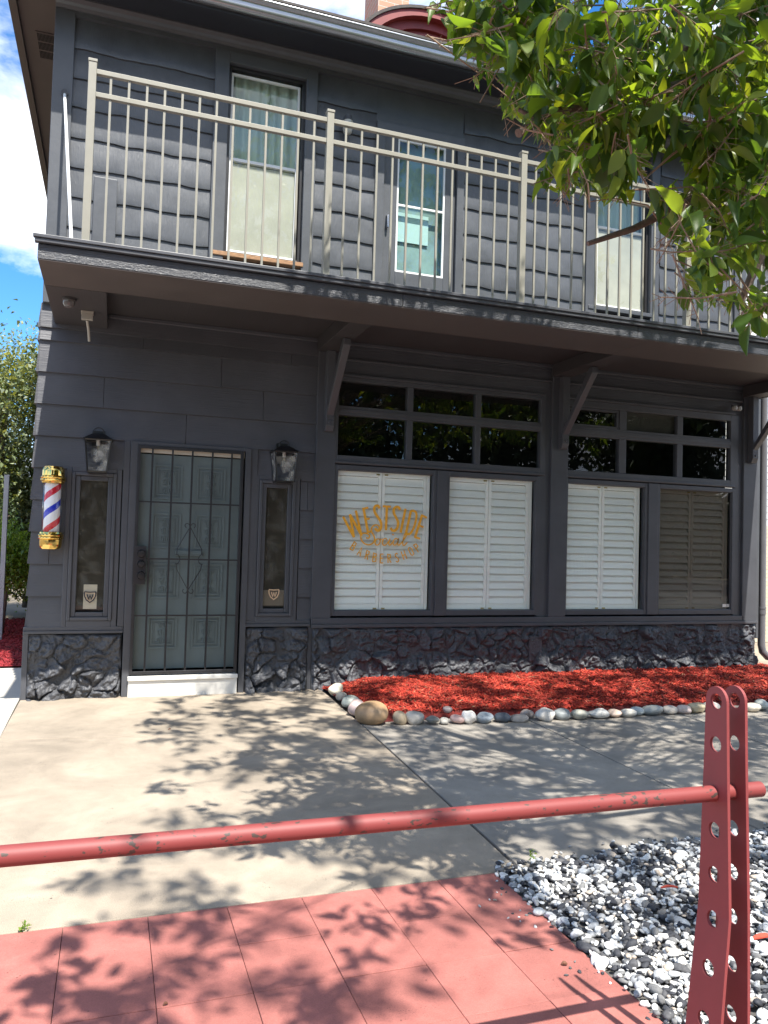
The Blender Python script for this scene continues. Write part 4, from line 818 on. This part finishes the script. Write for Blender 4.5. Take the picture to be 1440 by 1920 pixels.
for i in range(1, 13):
    y = RY+(-.05-RY)*i/13; MB().box(7.412,7.428,y-.008,y+.008,3.576,4.74).build('baluster', steel_m, R2)

# wall fixtures -------------------------------------------------------------------
def lantern(cx):
    t = thing('wall_lantern', (cx, 0, 2.0), 'black tapered glass lantern above the narrow window left of the door', 'lantern', 'lanterns flanking the door')
    yc = -.145; zt, zb_ = 2.305, 2.02; wt, wb = .108, .078
    C = lambda s, t_, z: (cx+s*(wb+(wt-wb)*(z-zb_)/(zt-zb_)), yc+t_*(wb+(wt-wb)*(z-zb_)/(zt-zb_)), z)
    mb = MB()
    for s, u in ((-1,-1),(1,-1),(1,1),(-1,1)): mb.tube([C(s,u,zb_), C(s,u,zt)], .007, 4)
    for z in (zb_, zt-.005):
        cs = [C(s,u,z) for s, u in ((-1,-1),(1,-1),(1,1),(-1,1),(-1,-1))]
        for a, b in zip(cs[:-1], cs[1:]): mb.tube([a, b], .009, 4)
    mb.box(cx-wb, cx+wb, yc-wb, yc+wb, zb_-.012, zb_-.002); mb.build('frame', black_m, t)
    mb = MB(); z = zt; mb.add([(cx-.125,yc-.125,z),(cx+.125,yc-.125,z),(cx+.125,yc+.125,z),(cx-.125,yc+.125,z),(cx-.045,yc-.045,z+.055),(cx+.045,yc-.045,z+.055),(cx+.045,yc+.045,z+.055),(cx-.045,yc+.045,z+.055)], [(0,3,2,1),(0,1,5,4),(1,2,6,5),(2,3,7,6),(3,0,4,7),(4,5,6,7)]); mb.build('cap', black_m, t)
    MB().tube([(cx+.05*math.cos(a), yc, zt+.055+.055*math.sin(a)) for a in np.linspace(-.1, math.pi+.1, 18)], .0045, 6).build('ring', black_m, t)
    MB().box(cx-.055,cx+.055,-.028,-.02,2.19,2.40).tube([(cx,-.02,2.34),(cx,yc+.04,2.34)], .012, 8).build('back_plate', black_m, t)
    for s, u in ((0,-1),(-1,0),(1,0)):
        a, b = ((-1,-1),(1,-1)) if (s, u) == (0,-1) else (((s,-1),(s,1)))
        MB().add([C(*a,zb_), C(*b,zb_), C(*b,zt), C(*a,zt)], [(0,1,2,3)]).build('pane', glass_lamp, t, fixn=False)
    bl = MB().lathe([(0,-.0),(.022,.006),(.036,.035),(.034,.06),(.016,.10),(.013,.13)], (cx, yc, 2.13), 18).build('bulb', glass_tube, t, smooth=True, fixn=False)
    MB().lathe([(.014,0),(.016,.005),(.016,.05),(.02,.06)], (cx, yc, 2.255), 14).build('socket', mat('socket white', (.6,.6,.58), .4), t, smooth=40)
    mb = MB()
    for a in range(5): mb.tube([(cx+.008*math.cos(a*1.26), yc+.008*math.sin(a*1.26), 2.25),(cx+.016*math.cos(a*1.26), yc+.016*math.sin(a*1.26), 2.16)], .0012, 4)
    mb.build('filament', mat('filament', (.7,.6,.4), .4), t)
    return t
cxL = onY(183,860,-.145)[0]; cxR = onY(532,875,-.145)[0]
l1 = lantern(cxL); l2 = dup(l1, (cxR, 0, 2.0), 'black tapered glass lantern above the narrow window right of the door')
bc = onY(97.5,950,-.16); bx = bc[0]
t = thing('barber_pole', (bx, 0, 1.3), 'red white and blue striped barber pole with brass caps on the corner wall', 'barber pole')
yc = -.14
def at0(o, c): 
    me = o.data; d = np.array(c)-ORG[o.name]; 
    me.transform(Matrix.Translation(Vector(-d))); o.location = Vector(d); return o
z0 = onY(95,1030,-.14)[2]; z1 = onY(100,874,-.14)[2]; Hh = z1-z0
o = MB().lathe([(.066,0),(.066,Hh-.30)], (bx, yc, z0+.155), 40).build('striped_cylinder', stripe_mat(), t, smooth=40); at0(o, (bx, yc, z0+.155))
MB().lathe([(.081,.0),(.081,Hh-.28)], (bx, yc, z0+.145), 40).build('acrylic_tube', glass_tube, t, smooth=True, fixn=False)
cap = [(.05,0),(.075,.004),(.088,.02),(.092,.045),(.092,.085),(.089,.088),(.102,.092),(.106,.10),(.102,.108),(.098,.112),(.104,.116),(.106,.124),(.102,.132),(.094,.136),(.092,.15),(.084,.154),(.0,.154)]
MB().lathe([(0,0)]+cap, (bx, yc, z0), 40).build('brass_cap', gold_m, t, smooth=30)
MB().lathe([(r, -z) for r, z in ([(0,0)]+cap)], (bx, yc, z1), 40).build('brass_cap', gold_m, t, smooth=30)
MB().box(bx-.03,bx+.03,-.06,-.018,z0+.04,z0+.12).box(bx-.03,bx+.03,-.06,-.018,z1-.12,z1-.04).build('wall_bracket', gold_m, t)
# things under the balcony corner
p = onZ(130,559,3.342); t = thing('dome_camera', (p[0], p[1], 3.30), 'round dark dome camera under the left corner of the balcony', 'camera')
MB().lathe([(.055,0),(.055,-.022),(.048,-.026)], (p[0],p[1],3.342), 24).build('base', soffit_m, t, smooth=40); MB().lathe([(.047,-.026),(.045,-.05),(.03,-.072),(0,-.08)], (p[0],p[1],3.342), 24).build('dome', mat('smoke dome', (.10,.09,.09), .15), t, smooth=40)
p = onZ(164,585,3.342); t = thing('motion_sensor', (p[0], p[1], 3.28), 'small beige box with a drooping rod under the balcony corner', 'sensor')
MB().box(p[0]-.05,p[0]+.05,p[1]-.045,p[1]+.045,3.325,3.342).box(p[0]-.045,p[0]+.045,p[1]-.04,p[1]+.01,3.27,3.325).build('housing', grey_plastic, t, bevel=.003)
MB().tube([(p[0],p[1]-.01,3.27),(p[0]+.012,p[1]+.06,3.20),(p[0]+.02,p[1]+.11,3.12)], .011, 8).build('rod', grey_plastic, t, smooth=40)
p = onY(1382,764,-.12); t = thing('security_light', (p[0], -.05, p[2]), 'small twin-lens security light under the soffit by the right post', 'security light')
MB().box(p[0]-.03,p[0]+.03,-.09,-.05,p[2]-.02,p[2]+.04).build('housing', trim_m, t, bevel=.003)
for s in (-1, 1): MB().lathe([(.012,0),(.028,-.01),(.032,-.04),(.026,-.05),(0,-.052)], (p[0]+s*.034, -.09, p[2]-.01), 16, 'y').build('lens', mat('lens', (.3,.3,.28), .2), t, smooth=40)
p = onY(651,240,-.08); t = thing('porch_light', (p[0], 0, p[2]), 'small ribbed glass jar light on the upstairs wall left of the balcony door', 'light')
MB().lathe([(0,.12),(.035,.115),(.04,.07),(.05,.06)], (p[0],-.10,p[2]), 20).box(p[0]-.03,p[0]+.03,-.08,-.02,p[2]+.06,p[2]+.11).build('fitting', uppertrim_m, t, smooth=40)
MB().lathe([(.048,.06),(.05,.03),(.049,.01),(.05,-.01),(.048,-.03),(.04,-.06),(.02,-.075),(0,-.078)], (p[0],-.10,p[2]), 20).build('jar', mat('frosted jar', (.42,.42,.38), .3), t, smooth=40)

# ------------------------------------------------------------------ red barrier
BR = thing('red_barrier', (1.6, -5.80, 0), 'red painted pipe rail through two hole-punched steel plates, paint chipping', 'barrier')
def chip_paint():
    m = bpy.data.materials.new('chipped red paint'); m.use_nodes = True; t = m.node_tree; l = t.links.new; p = t.nodes['Principled BSDF']
    c = N(t, 'ShaderNodeTexCoord'); mp_ = N(t, 'ShaderNodeMapping'); mp_.inputs['Scale'].default_value = (1,1.6,1.6); l(c.outputs['Object'], mp_.inputs[0]); n = N(t, 'ShaderNodeTexNoise'); n.inputs['Scale'].default_value = 48; n.inputs['Detail'].default_value = 3; l(mp_.outputs[0], n.inputs['Vector'])
    n2 = N(t, 'ShaderNodeTexNoise'); n2.inputs['Scale'].default_value = 5; l(c.outputs['Object'], n2.inputs['Vector'])
    ad = N(t, 'ShaderNodeMath', operation='MULTIPLY_ADD'); ad.inputs[1].default_value = .45; l(n2.outputs['Fac'], ad.inputs[0]); l(n.outputs['Fac'], ad.inputs[2])
    r = N(t, 'ShaderNodeValToRGB'); e = r.color_ramp.elements; e[0].position = .85; e[0].color = (.20,.036,.034,1); e[1].position = .858; e[1].color = (.055,.034,.028,1); l(ad.outputs[0], r.inputs[0]); l(r.outputs[0], p.inputs['Base Color'])
    p.inputs['Roughness'].default_value = .58
    b = N(t, 'ShaderNodeBump'); b.invert = True; b.inputs['Strength'].default_value = .5; b.inputs['Distance'].default_value = .002; l(r.outputs[0], b.inputs['Height']); l(b.outputs[0], p.inputs['Normal']); return m
chip = chip_paint()
MB().tube([(x, -5.79,   .828-(x+.2)*.0075) for x in np.linspace(-1.5, 1.765, 12)], .0212, 28).build('pipe', chip, BR, smooth=50)
def plate(name, x0, bend, zs=(1.068,.95,.715,.595,.475,.345,.21,.08), label=None):
    """tapered flat bar, rounded top, punched with round holes; thickness along x"""
    yc = -5.795; th = .009; zt = 1.105
    half = lambda z: np.interp(z, [0, .5, .9, 1.07], [.066, .058, .044, .0395])
    xo = lambda z: x0-bend*max(0, .50-z)
    mb = MB(); R = .0215; rows = []
    # cells between z cuts; each cell holds one hole
    cz = [zt]+[(a+b)/2 for a, b in zip(zs[:-1], zs[1:])]+[-.02]
    for k, zc in enumerate(zs):
        zu, zl = cz[k], cz[k+1]; n = 32; inner = []; outer = []
        for j in range(n):
            a = 2*math.pi*j/n; inner.append((yc+R*math.cos(a), zc+R*math.sin(a)))
            c, s = math.cos(a), math.sin(a)
            if k == 0 and s >= 0:
                outer.append((yc+.0395*c, zc+.041*s))
            else:
                h = .5; tt = 1e9
                for _ in range(4):
                    hh = half(zc+ (tt*s if tt < 1e8 else 0)); tx = hh/abs(c) if abs(c) > 1e-6 else 1e9; tz = ((zu-zc)/s if s > 0 else (zl-zc)/s) if abs(s) > 1e-6 else 1e9; tt = min(tx, tz)
                outer.append((yc+tt*c, zc+tt*s))
        # snap nearest outer points to cell corners
        for cy_, czz in ([(1, zl), (-1, zl)] + ([] if k == 0 else [(1, zu), (-1, zu)])):
            tgt = (yc+cy_*half(czz), czz); j = min(range(n), key=lambda i: (outer[i][0]-tgt[0])**2+(outer[i][1]-tgt[1])**2); outer[j] = tgt
        V = [(xo(z)-th/2, y, z) for y, z in inner+outer]+[(xo(z)+th/2, y, z) for y, z in inner+outer]; F = []; m_ = 2*n
        for j in range(n):
            j2 = (j+1) % n; F += [(j, j2, n+j2, n+j), (m_+j, m_+n+j, m_+n+j2, m_+j2), (j, m_+j, m_+j2, j2)]
            zo = (outer[j][1], outer[j2][1]); flat = (abs(zo[0]-zl) < 1e-6 and abs(zo[1]-zl) < 1e-6) or (k and abs(zo[0]-zu) < 1e-6 and abs(zo[1]-zu) < 1e-6)
            if not flat: F.append((n+j, n+j2, m_+n+j2, m_+n+j))
        mb.add(V, F)
    return mb.build(name, bar_red, BR, fixn=True)
plate('punched_plate', 1.605, .10); plate('punched_plate', 1.668, .0); plate('punched_plate', -1.25, .10); plate('punched_plate', -1.315, 0)

# ------------------------------------------------------------------ leaves
def leaf_shape(seg=5):
    ts = np.linspace(0, 1, seg+1); V = []; 
    for t in ts:
        wd = .5*math.sin(math.pi*min(1, t**.75))**.8*(1-.25*t) if 0 < t < 1 else .02; bend = -.16*t*t
        V += [(-wd*.46, t, bend+wd*.22), (0, t, bend), (wd*.46, t, bend+wd*.22)]
    F = []
    for i in range(seg): F += [(i*3, i*3+1, i*3+4, i*3+3), (i*3+1, i*3+2, i*3+5, i*3+4)]
    return np.array(V), np.array(F)
LV, LF = leaf_shape()
LV4 = np.array([(0,0,0),(.24,.45,.05),(0,1,-.1),(-.24,.45,.05)]); LF4 = np.array([(0,1,2,3)])
def leaves(P, D, Lc, name, m, parent=None, simple=False, org=(0,0,0), extra=None):
    """leaf at P growing along D with length Lc"""
    n = len(P); D = D/np.linalg.norm(D, axis=1)[:,None]; up = rng.normal(0, .55, (n,3)); up[:,2] += 1; s = np.cross(D, up); s /= np.linalg.norm(s, axis=1)[:,None]; u = np.cross(s, D)
    T, F = (LV4, LF4) if simple else (LV, LF)
    wsc = rng.uniform(.6, 1.4, n)[:,None,None]; bn = rng.uniform(-1.2, 3.4, n)[:,None,None]
    V = (T[None,:,0:1]*wsc*s[:,None]+T[None,:,1:2]*D[:,None]+T[None,:,2:3]*bn*u[:,None])*Lc[:,None,None]+P[:,None]
    F = F[None]+(np.arange(n)*len(T))[:,None,None]
    return npmesh(name, V.reshape(-1,3), F.reshape(-1,4), m, smooth=not simple, parent=parent, org=org)
FOL = [(815,-60),(835,25),(850,80),(862,92),(880,60),(900,100),(893,150),(908,150),(925,120),(950,125),(945,190),(955,215),(962,232),(975,200),(1000,225),(1010,250),(1040,240),(1075,235),(1010,300),(1005,345),(1040,330),(1065,355),(1110,345),(1150,370),(1180,350),(1200,320),(1215,270),(1290,300),(1300,330),(1245,340),(1188,395),(1220,405),(1250,400),(1280,450),(1275,485),(1300,470),(1310,500),(1270,550),(1295,565),(1330,545),(1335,570),(1380,560),(1410,580),(1425,610),(1460,600),(1500,-60)]
def inpoly(x, y, poly):
    c = np.zeros(x.shape, bool); n = len(poly)
    for i in range(n):
        x1, y1 = poly[i]; x2, y2 = poly[(i+1) % n]
        hit = ((y1 > y) != (y2 > y)) & (x < (x2-x1)*(y-y1)/((y2-y1)+1e-9)+x1); c ^= hit
    return c
TR = thing('street_tree', (3.55, -5.1, 0), 'street tree with broad green leaves and bare cut limbs overhanging the shop front', 'tree')
base = np.array([3.55,-5.1,0.])
CL = []   # cluster centres, direction
# visible part of the crown: sample pixels inside the outline
tries = 0
while len(CL) < 225 and tries < 9000:
    tries += 1; x = rng.uniform(820, 1520); y = rng.uniform(-50, 600)
    if not inpoly(np.array([x]), np.array([y]), FOL)[0]: continue
    if ((x-1290)/62)**2+((y-185)/30)**2 < 1: continue
    if ((x-1240)/60)**2+((y-240)/34)**2 < 1 : continue
    if ((x-940)/22)**2+((y-110)/34)**2 < 1: continue
    D = rng.uniform(2.35, 3.6); c = atD(x, y, D)
    CL.append((c, .10, 17, .066))
# rest of the crown, outside the frame, where its shadow dapples pavement and wall
def density(gx, gy):
    px, py, _ = proj(np.array([gx, gy, 0.])); d = 0
    if gx > 1.3 and gy > -4.4: d = 1.0
    if 0.95 < gx <= 1.3: d = .95 if gy > -4.4 else .6
    if .35 < gx <= .95: d = .55 if (-3.3 > gy or -1.9 < gy < -.4 or -2.7 < gy < -2.2) else .1
    if -.05 < gx <= .35: d = .34 if (gy < -3.5 or -2.6 < gy < -2.1) else 0
    if gx <= -.05: d = .16 if gy < -4.4 else 0
    if gy < -4.4: d = max(d, .62) if gx > -.15 else max(d, .3)
    if gx > 1.7 and gy < -4.95: d = .12
    if gx > .9 and gy < -5.0: d = .1
    if gy < -5.2: d = min(d, .08)
    return d
tries = 0; k2 = 0
while k2 < 900 and tries < 90000:
    tries += 1; gx = rng.uniform(-.6, 7.5); gy = rng.uniform(-6.0, .35)
    if rng.random() > density(gx, gy): continue
    t_ = rng.uniform(3.2, 8.6); c = np.array([gx, gy, 0])+SUN/SUN[2]*t_
    if c[1] > -2.15: continue
    px, py, dd = proj(c)
    if dd > .3 and -60 < px < 1440+45 and py > -75 and not (inpoly(np.array([px]), np.array([py]), FOL)[0] and dd < 4): continue
    if dd <= .3 and c[2] < 2.6: continue
    if np.linalg.norm(c[:2]-base[:2]) > 5.6: continue
    CL.append((c, .19, 27, .082)); k2 += 1
for x, y in [(850,10),(870,50),(905,20),(905,80),(940,50),(930,95),(960,180),(985,235),(870,15),(1035,335),(1060,350),(1090,330),(1260,440),(1290,520),(1360,550),(1000,100),(990,60)]:
    CL.append((atD(x, y, rng.uniform(2.5,2.9)), .08, 13, .068))
P = []; Dv = []; Ln = []; twigs = MB()
for c, r, n, ll in CL:
    ax = np.array([rng.normal(0,1), rng.normal(0,1), -.25+rng.normal(0,.4)]); ax /= np.linalg.norm(ax)
    a0 = c-ax*r*1.3; a1 = c+ax*r*.9
    twigs.tube([a0, (a0+a1)/2+rng.normal(0,.012,3), a1], [.0035,.0028,.0018], 5)
    for i in range(n):
        f = rng.uniform(.1, 1.05); b = a0+(a1-a0)*f; d = rng.normal(0, .8, 3)+ax*.55; d[2] -= .55; d /= np.linalg.norm(d)
        st_ = b+d*rng.uniform(.02, .07)
        if n < 20: twigs.tube([b, st_], .0011, 3, False)
        P.append(st_); Dv.append(d+np.array([0,0,-.25])); Ln.append(ll*rng.uniform(.5, 1.6)*1.15)
P = np.array(P); Dv = np.array(Dv); Ln = np.array(Ln)
px, py, dd = proj(P+Dv*Ln[:,None]*.5); mid_in = (dd > .2) & (px > -20) & (px < 1460) & (py > -10) & (py < 1930)
bad = mid_in & ~inpoly(px, py, [(a+(0 if a > 1440 else 0), b+14) for a, b in FOL]) ; bad &= ~(rng.random(len(P)) < .03)
P, Dv, Ln = P[~bad], Dv[~bad], Ln[~bad]
print('leaves', len(P))
leaves(P, Dv, Ln, 'crown', leaf_near, parent=TR, org=base)
# trunk and limbs
mb = MB(); mb.tube([base+(0,0,-.1), base+(.02,0,.3), base+(-.05,.03,1.4), base+(-.1,.0,2.6), base+(-.3,.1,3.8), base+(-.5,.2,5.2), base+(-.7,.3,6.6)], [.17,.13,.12,.105,.085,.06,.03], 14)
mb.build('trunk', bark_m, TR, smooth=True)
def limb(px_pts, r, name='limb', m=bark_m, start=None):
    pts = [atD(*q_) for q_ in px_pts]
    if start is not None: pts = [np.array(start)]+pts
    rs = np.linspace(r[0], r[1], len(pts)); return MB().tube(pts, rs, 8).build(name, m, TR, smooth=50)
tb_ = base+np.array([-.1,.0,2.5])
limb([(1500,330,3.2),(1345,352,3.1),(1250,398,3.05),(1190,428,3.0),(1102,457,2.95)], (.03,.0095), start=tb_)
limb([(1480,60,3.1),(1300,160,3.0),(1150,190,2.95),(1062,200,2.9),(1005,228,2.85),(972,250,2.8)], (.034,.016), start=base+np.array([-.15,0,3.0]))
limb([(1010,228,2.86),(990,215,2.86),(972,205,2.86)], (.010,.007))
limb([(1310,60,2.7),(1230,150,2.75),(1190,110,2.7),(1135,95,2.7)], (.014,.008))
limb([(1470,420,2.9),(1430,470,2.85),(1400,540,2.85),(1385,580,2.85)], (.03,.008), start=tb_+np.array([0,0,-.1]))
limb([(1330,240,2.7),(1260,290,2.7),(1208,336,2.7)], (.006,.003), 'twig', twig_m)
limb([(985,30,2.8),(955,75,2.8),(935,130,2.8),(900,192,2.8)], (.004,.002), 'twig', twig_m)
limb([(1270,180,2.7),(1190,240,2.7),(1190,255,2.7)], (.007,.003), 'twig', twig_m)
limb([(1240,420,2.95),(1215,385,2.9),(1150,372,2.9),(1105,378,2.9)], (.004,.0015), 'twig', twig_m)
limb([(1400,430,2.6),(1440,400,2.6),(1460,380,2.6)], (.004,.002), 'twig', twig_m)
rs = [c for c, r, n_, l_ in CL]
for c in [q_[0] for q_ in CL if q_[2] > 20][::7]:
    a = base+np.array([-.3,.1,3.3+rng.uniform(-.6,1.5)]); ppx, ppy, pdd = proj(c)
    mb_ = (a+c)/2+np.array([0,0,.25]); twigs.tube([a, mb_, c], [.010,.007,.003], 5)
twigs.build('twigs', twig_m, TR, fixn=False)

# background trees, shrub, post -----------------------------------------------------
def bgtree(loc, h, r, n, label, name='tree', ls=.10, zc=.55, m=leaf_far, cat='tree', trunk=True, group=None, squash=1.25):
    t = thing(name, loc, label, cat, group); loc = np.array(loc, float)
    nc = 26; C = rng.normal(size=(nc,3)); C /= np.linalg.norm(C, axis=1)[:,None]; C *= rng.uniform(.35, .95, (nc,1)); C = C*np.array([r, r, h*.5-.2])*.85+loc+np.array([0,0,h*zc])
    k = rng.integers(0, nc, n); P = C[k]+rng.normal(size=(n,3))*r*.20*np.array([1,1,squash]); P = P[P[:,2] > .12]; D = rng.normal(size=(len(P),3)); D[:,2] -= .3
    leaves(P, D, rng.uniform(.6, 1.3, len(P))*ls, 'crown', m, t, simple=True, org=loc)
    mb = MB(); mb.tube([loc, loc+(.05,0,h*.3), loc+(0,.05,h*.75)], [r*.07, r*.05, r*.02], 10)
    for c in C[::3]: mb.tube([loc+(0,0,h*.3), (loc+(0,0,h*.4)+c)/2+(0,0,.2), c], [r*.03, r*.02, r*.008], 6)
    mb.build('trunk', bark_m, t, smooth=True); return t
bgtree((-1.9,7.6,0), 5.6, 1.5, 30000, 'tall silvery-green tree behind the left corner of the shop', ls=.085)
bgtree((-3.6,9.5,0), 4.6, 1.9, 24000, 'darker rounded tree beyond the tall silvery one', ls=.10)
bgtree((-1.42,4.6,0), 1.9, .55, 6500, 'bright green shrub in the dark red mulch bed', 'shrub', .055, .55, leaf_bush, 'shrub')
bgtree((-2.5,5.2,0), 1.7, .6, 6000, 'second green shrub farther left in the mulch bed', 'shrub', .055, .5, leaf_bush, 'shrub')
bgtree((-1.9,6.3,0), 2.4, .7, 8000, 'taller dark shrub behind the bright green one', 'shrub', .06, .5, leaf_dark, 'shrub')
bgtree((-1.5,8.9,0), 3.0, 1.1, 12000, 'broad dark shrub filling the gap under the left trees', 'shrub', .09, .42, leaf_dark, 'shrub')
for x, y, h, r, lb in [(-3,-22,12,4.2,'broad shade tree across the street opposite the door'), (6.5,-21,13,4.8,'broad shade tree across the street opposite the lettering window'), (15,-21,13,5,'broad shade tree across the street opposite the tinted window'), (24,-22,13,5,'broad shade tree at the far end of the opposite side')]:
    bgtree((x,y,0), h, r, 11000, lb, ls=.42, zc=.54, m=leaf_dark, group='shade trees across the street')
t = thing('steel_post', (-1.355,4.0,0), 'slim galvanized square post standing in front of the left trees', 'post')
MB().box(-1.385,-1.325,3.97,4.03,0,2.2).build('shaft', pole_m, t, bevel=.004); MB().box(-1.388,-1.322,3.967,4.033,2.2,2.215).build('cap', pole_m, t)
HG = thing('blocker', (12,-26,0), 'tall dark leafy hedge running along the far side of the street', 'blocker')  # added out of view to block sky between the trunks in reflections
n = 16000; P = np.stack([rng.uniform(-10,36,n), rng.uniform(-26.5,-25.4,n), rng.uniform(.1,4.6,n)+.3*np.sin(rng.uniform(0,6,n))], -1); D = rng.normal(size=(n,3)); leaves(P, D, rng.uniform(.3,.6,n), 'foliage', leaf_dark, HG, simple=True, org=(12,-26,0))
MB().box(-10,36,-26.3,-25.7,0,4.3).build('blocking_core', mat('hedge core', (.015,.02,.01), .9), HG)  # solid dark block that stops sky showing through the leaves
FN = thing('picket_fence', (14,-24.6,0), 'white picket fence on the far side of the street', 'fence')
mb = MB()
for i in range(90): x = 6+i*.18; mb.box(x,x+.09,-24.62,-24.60,.08,.95).prism([(x,.95),(x+.09,.95),(x+.045,1.03)], -24.62,-24.60,'y')
mb.box(6,22.2,-24.60,-24.56,.25,.33).box(6,22.2,-24.60,-24.56,.72,.80); mb.build('pickets', white_side, FN)
# neighbouring house to the right
t = thing('neighbouring_house', (9.8,3,0), 'pale brick and clapboard house seen in the gap right of the shop', 'house')
mb = MB(); zz = [1.9+.11*k for k in range(38)]
for a, b in zip(zz[:-1], zz[1:]): mb.add([(8.6,2.5,a),(14,2.5,a),(14,2.512,b),(8.6,2.512,b),(8.6,2.52,a),(14,2.52,a)], [(0,1,2,3),(0,4,5,1)])
mb.box(8.6,14,2.52,9,1.9,6.2); mb.build('wall', white_side, t)
MB().box(8.6,14,2.5,9,0,1.9).build('brick_base', brick_mat('tan neighbour brick', (.55,.48,.36),(.50,.43,.31),(.4,.35,.28), 2.6), t)
MB().box(8.5,14.2,2.3,9.2,6.2,6.4).prism([(2.2,6.4),(9.3,6.4),(5.7,8.6)], 8.4, 14.2, 'x').build('roof', roof_m, t)
mb = MB(); p = MB()
# small finds on the ground ------------------------------------------------------
def litter(px, py, lab, m, L_=.03, w_=.006, z=.004, name='wood_chip', cat='wood chip'):
    c = onZ(px, py, z); a = rng.uniform(-.6, .6); d = np.array([math.cos(a), math.sin(a), .12]); s = np.array([-d[1], d[0], 0])
    mb = MB(); vs = []
    for t, k in ((-1,.4),(-.3,1),(.4,.9),(1,.2)):
        for q1, q2 in ((-1,0),(1,0),(1,1),(-1,1)): vs.append(c+d*L_*t+s*w_*k*q1+np.array([0,0,q2*.005+.006*(1-t*t)]))
    fs = [(0,3,2,1),(12,13,14,15)]+[(b+i, b+(i+1)%4, b+4+(i+1)%4, b+4+i) for b in (0,4,8) for i in range(4)]
    o = mb.add(vs, fs).build(name, m, org=(c[0],c[1],0)); tag(o, lab, cat); return o
rm = mat('red chip', (.5,.07,.04), .8)
litter(1255,1665,'red mulch chip lying on the gravel left of the post', rm, .035, .008, .035)
litter(1430,1758,'orange-red shard on the gravel right of the post', rm, .04, .014, .035)
litter(1058,1809,'curled brown leaf on the red pavers', mat('dry leaf', (.16,.07,.04), .8), .011, .008, .003, 'dry_leaf', 'leaf')
litter(318,1368,'tiny brown leaf on the tan concrete', mat('dry leaf', (.16,.07,.04), .8), .010, .004, .002, 'dry_leaf', 'leaf')
litter(310,1885,'tiny pinkish seed on the red pavers near the left', mat('dry leaf', (.16,.07,.04), .8), .008, .004, .003, 'seed', 'seed')
def weed(px, py, h, lab, z=0):
    c = onZ(px, py, z); t = thing('weed', tuple(c), lab, 'weed'); n = 16; P = np.repeat(c[None], n, 0)+np.stack([rng.normal(0,.008,n), rng.normal(0,.006,n), rng.uniform(.0, h, n)], -1); D = rng.normal(size=(n,3)); D[:,2] += .8
    leaves(P, D, np.full(n, .022), 'leaves', leaf_bush, t, simple=True, org=c); MB().tube([c, c+(0,.003,h)], .0015, 5).build('stem', leaf_bush, t)
weed(998,1618,.05,'small green weed sprouting at the pavement and gravel edge'); weed(46,1745,.02,'flat green sprig where the concrete meets the pavers'); weed(1415,1283,.05,'green sprig beside the mulch at the right end of the stone base')
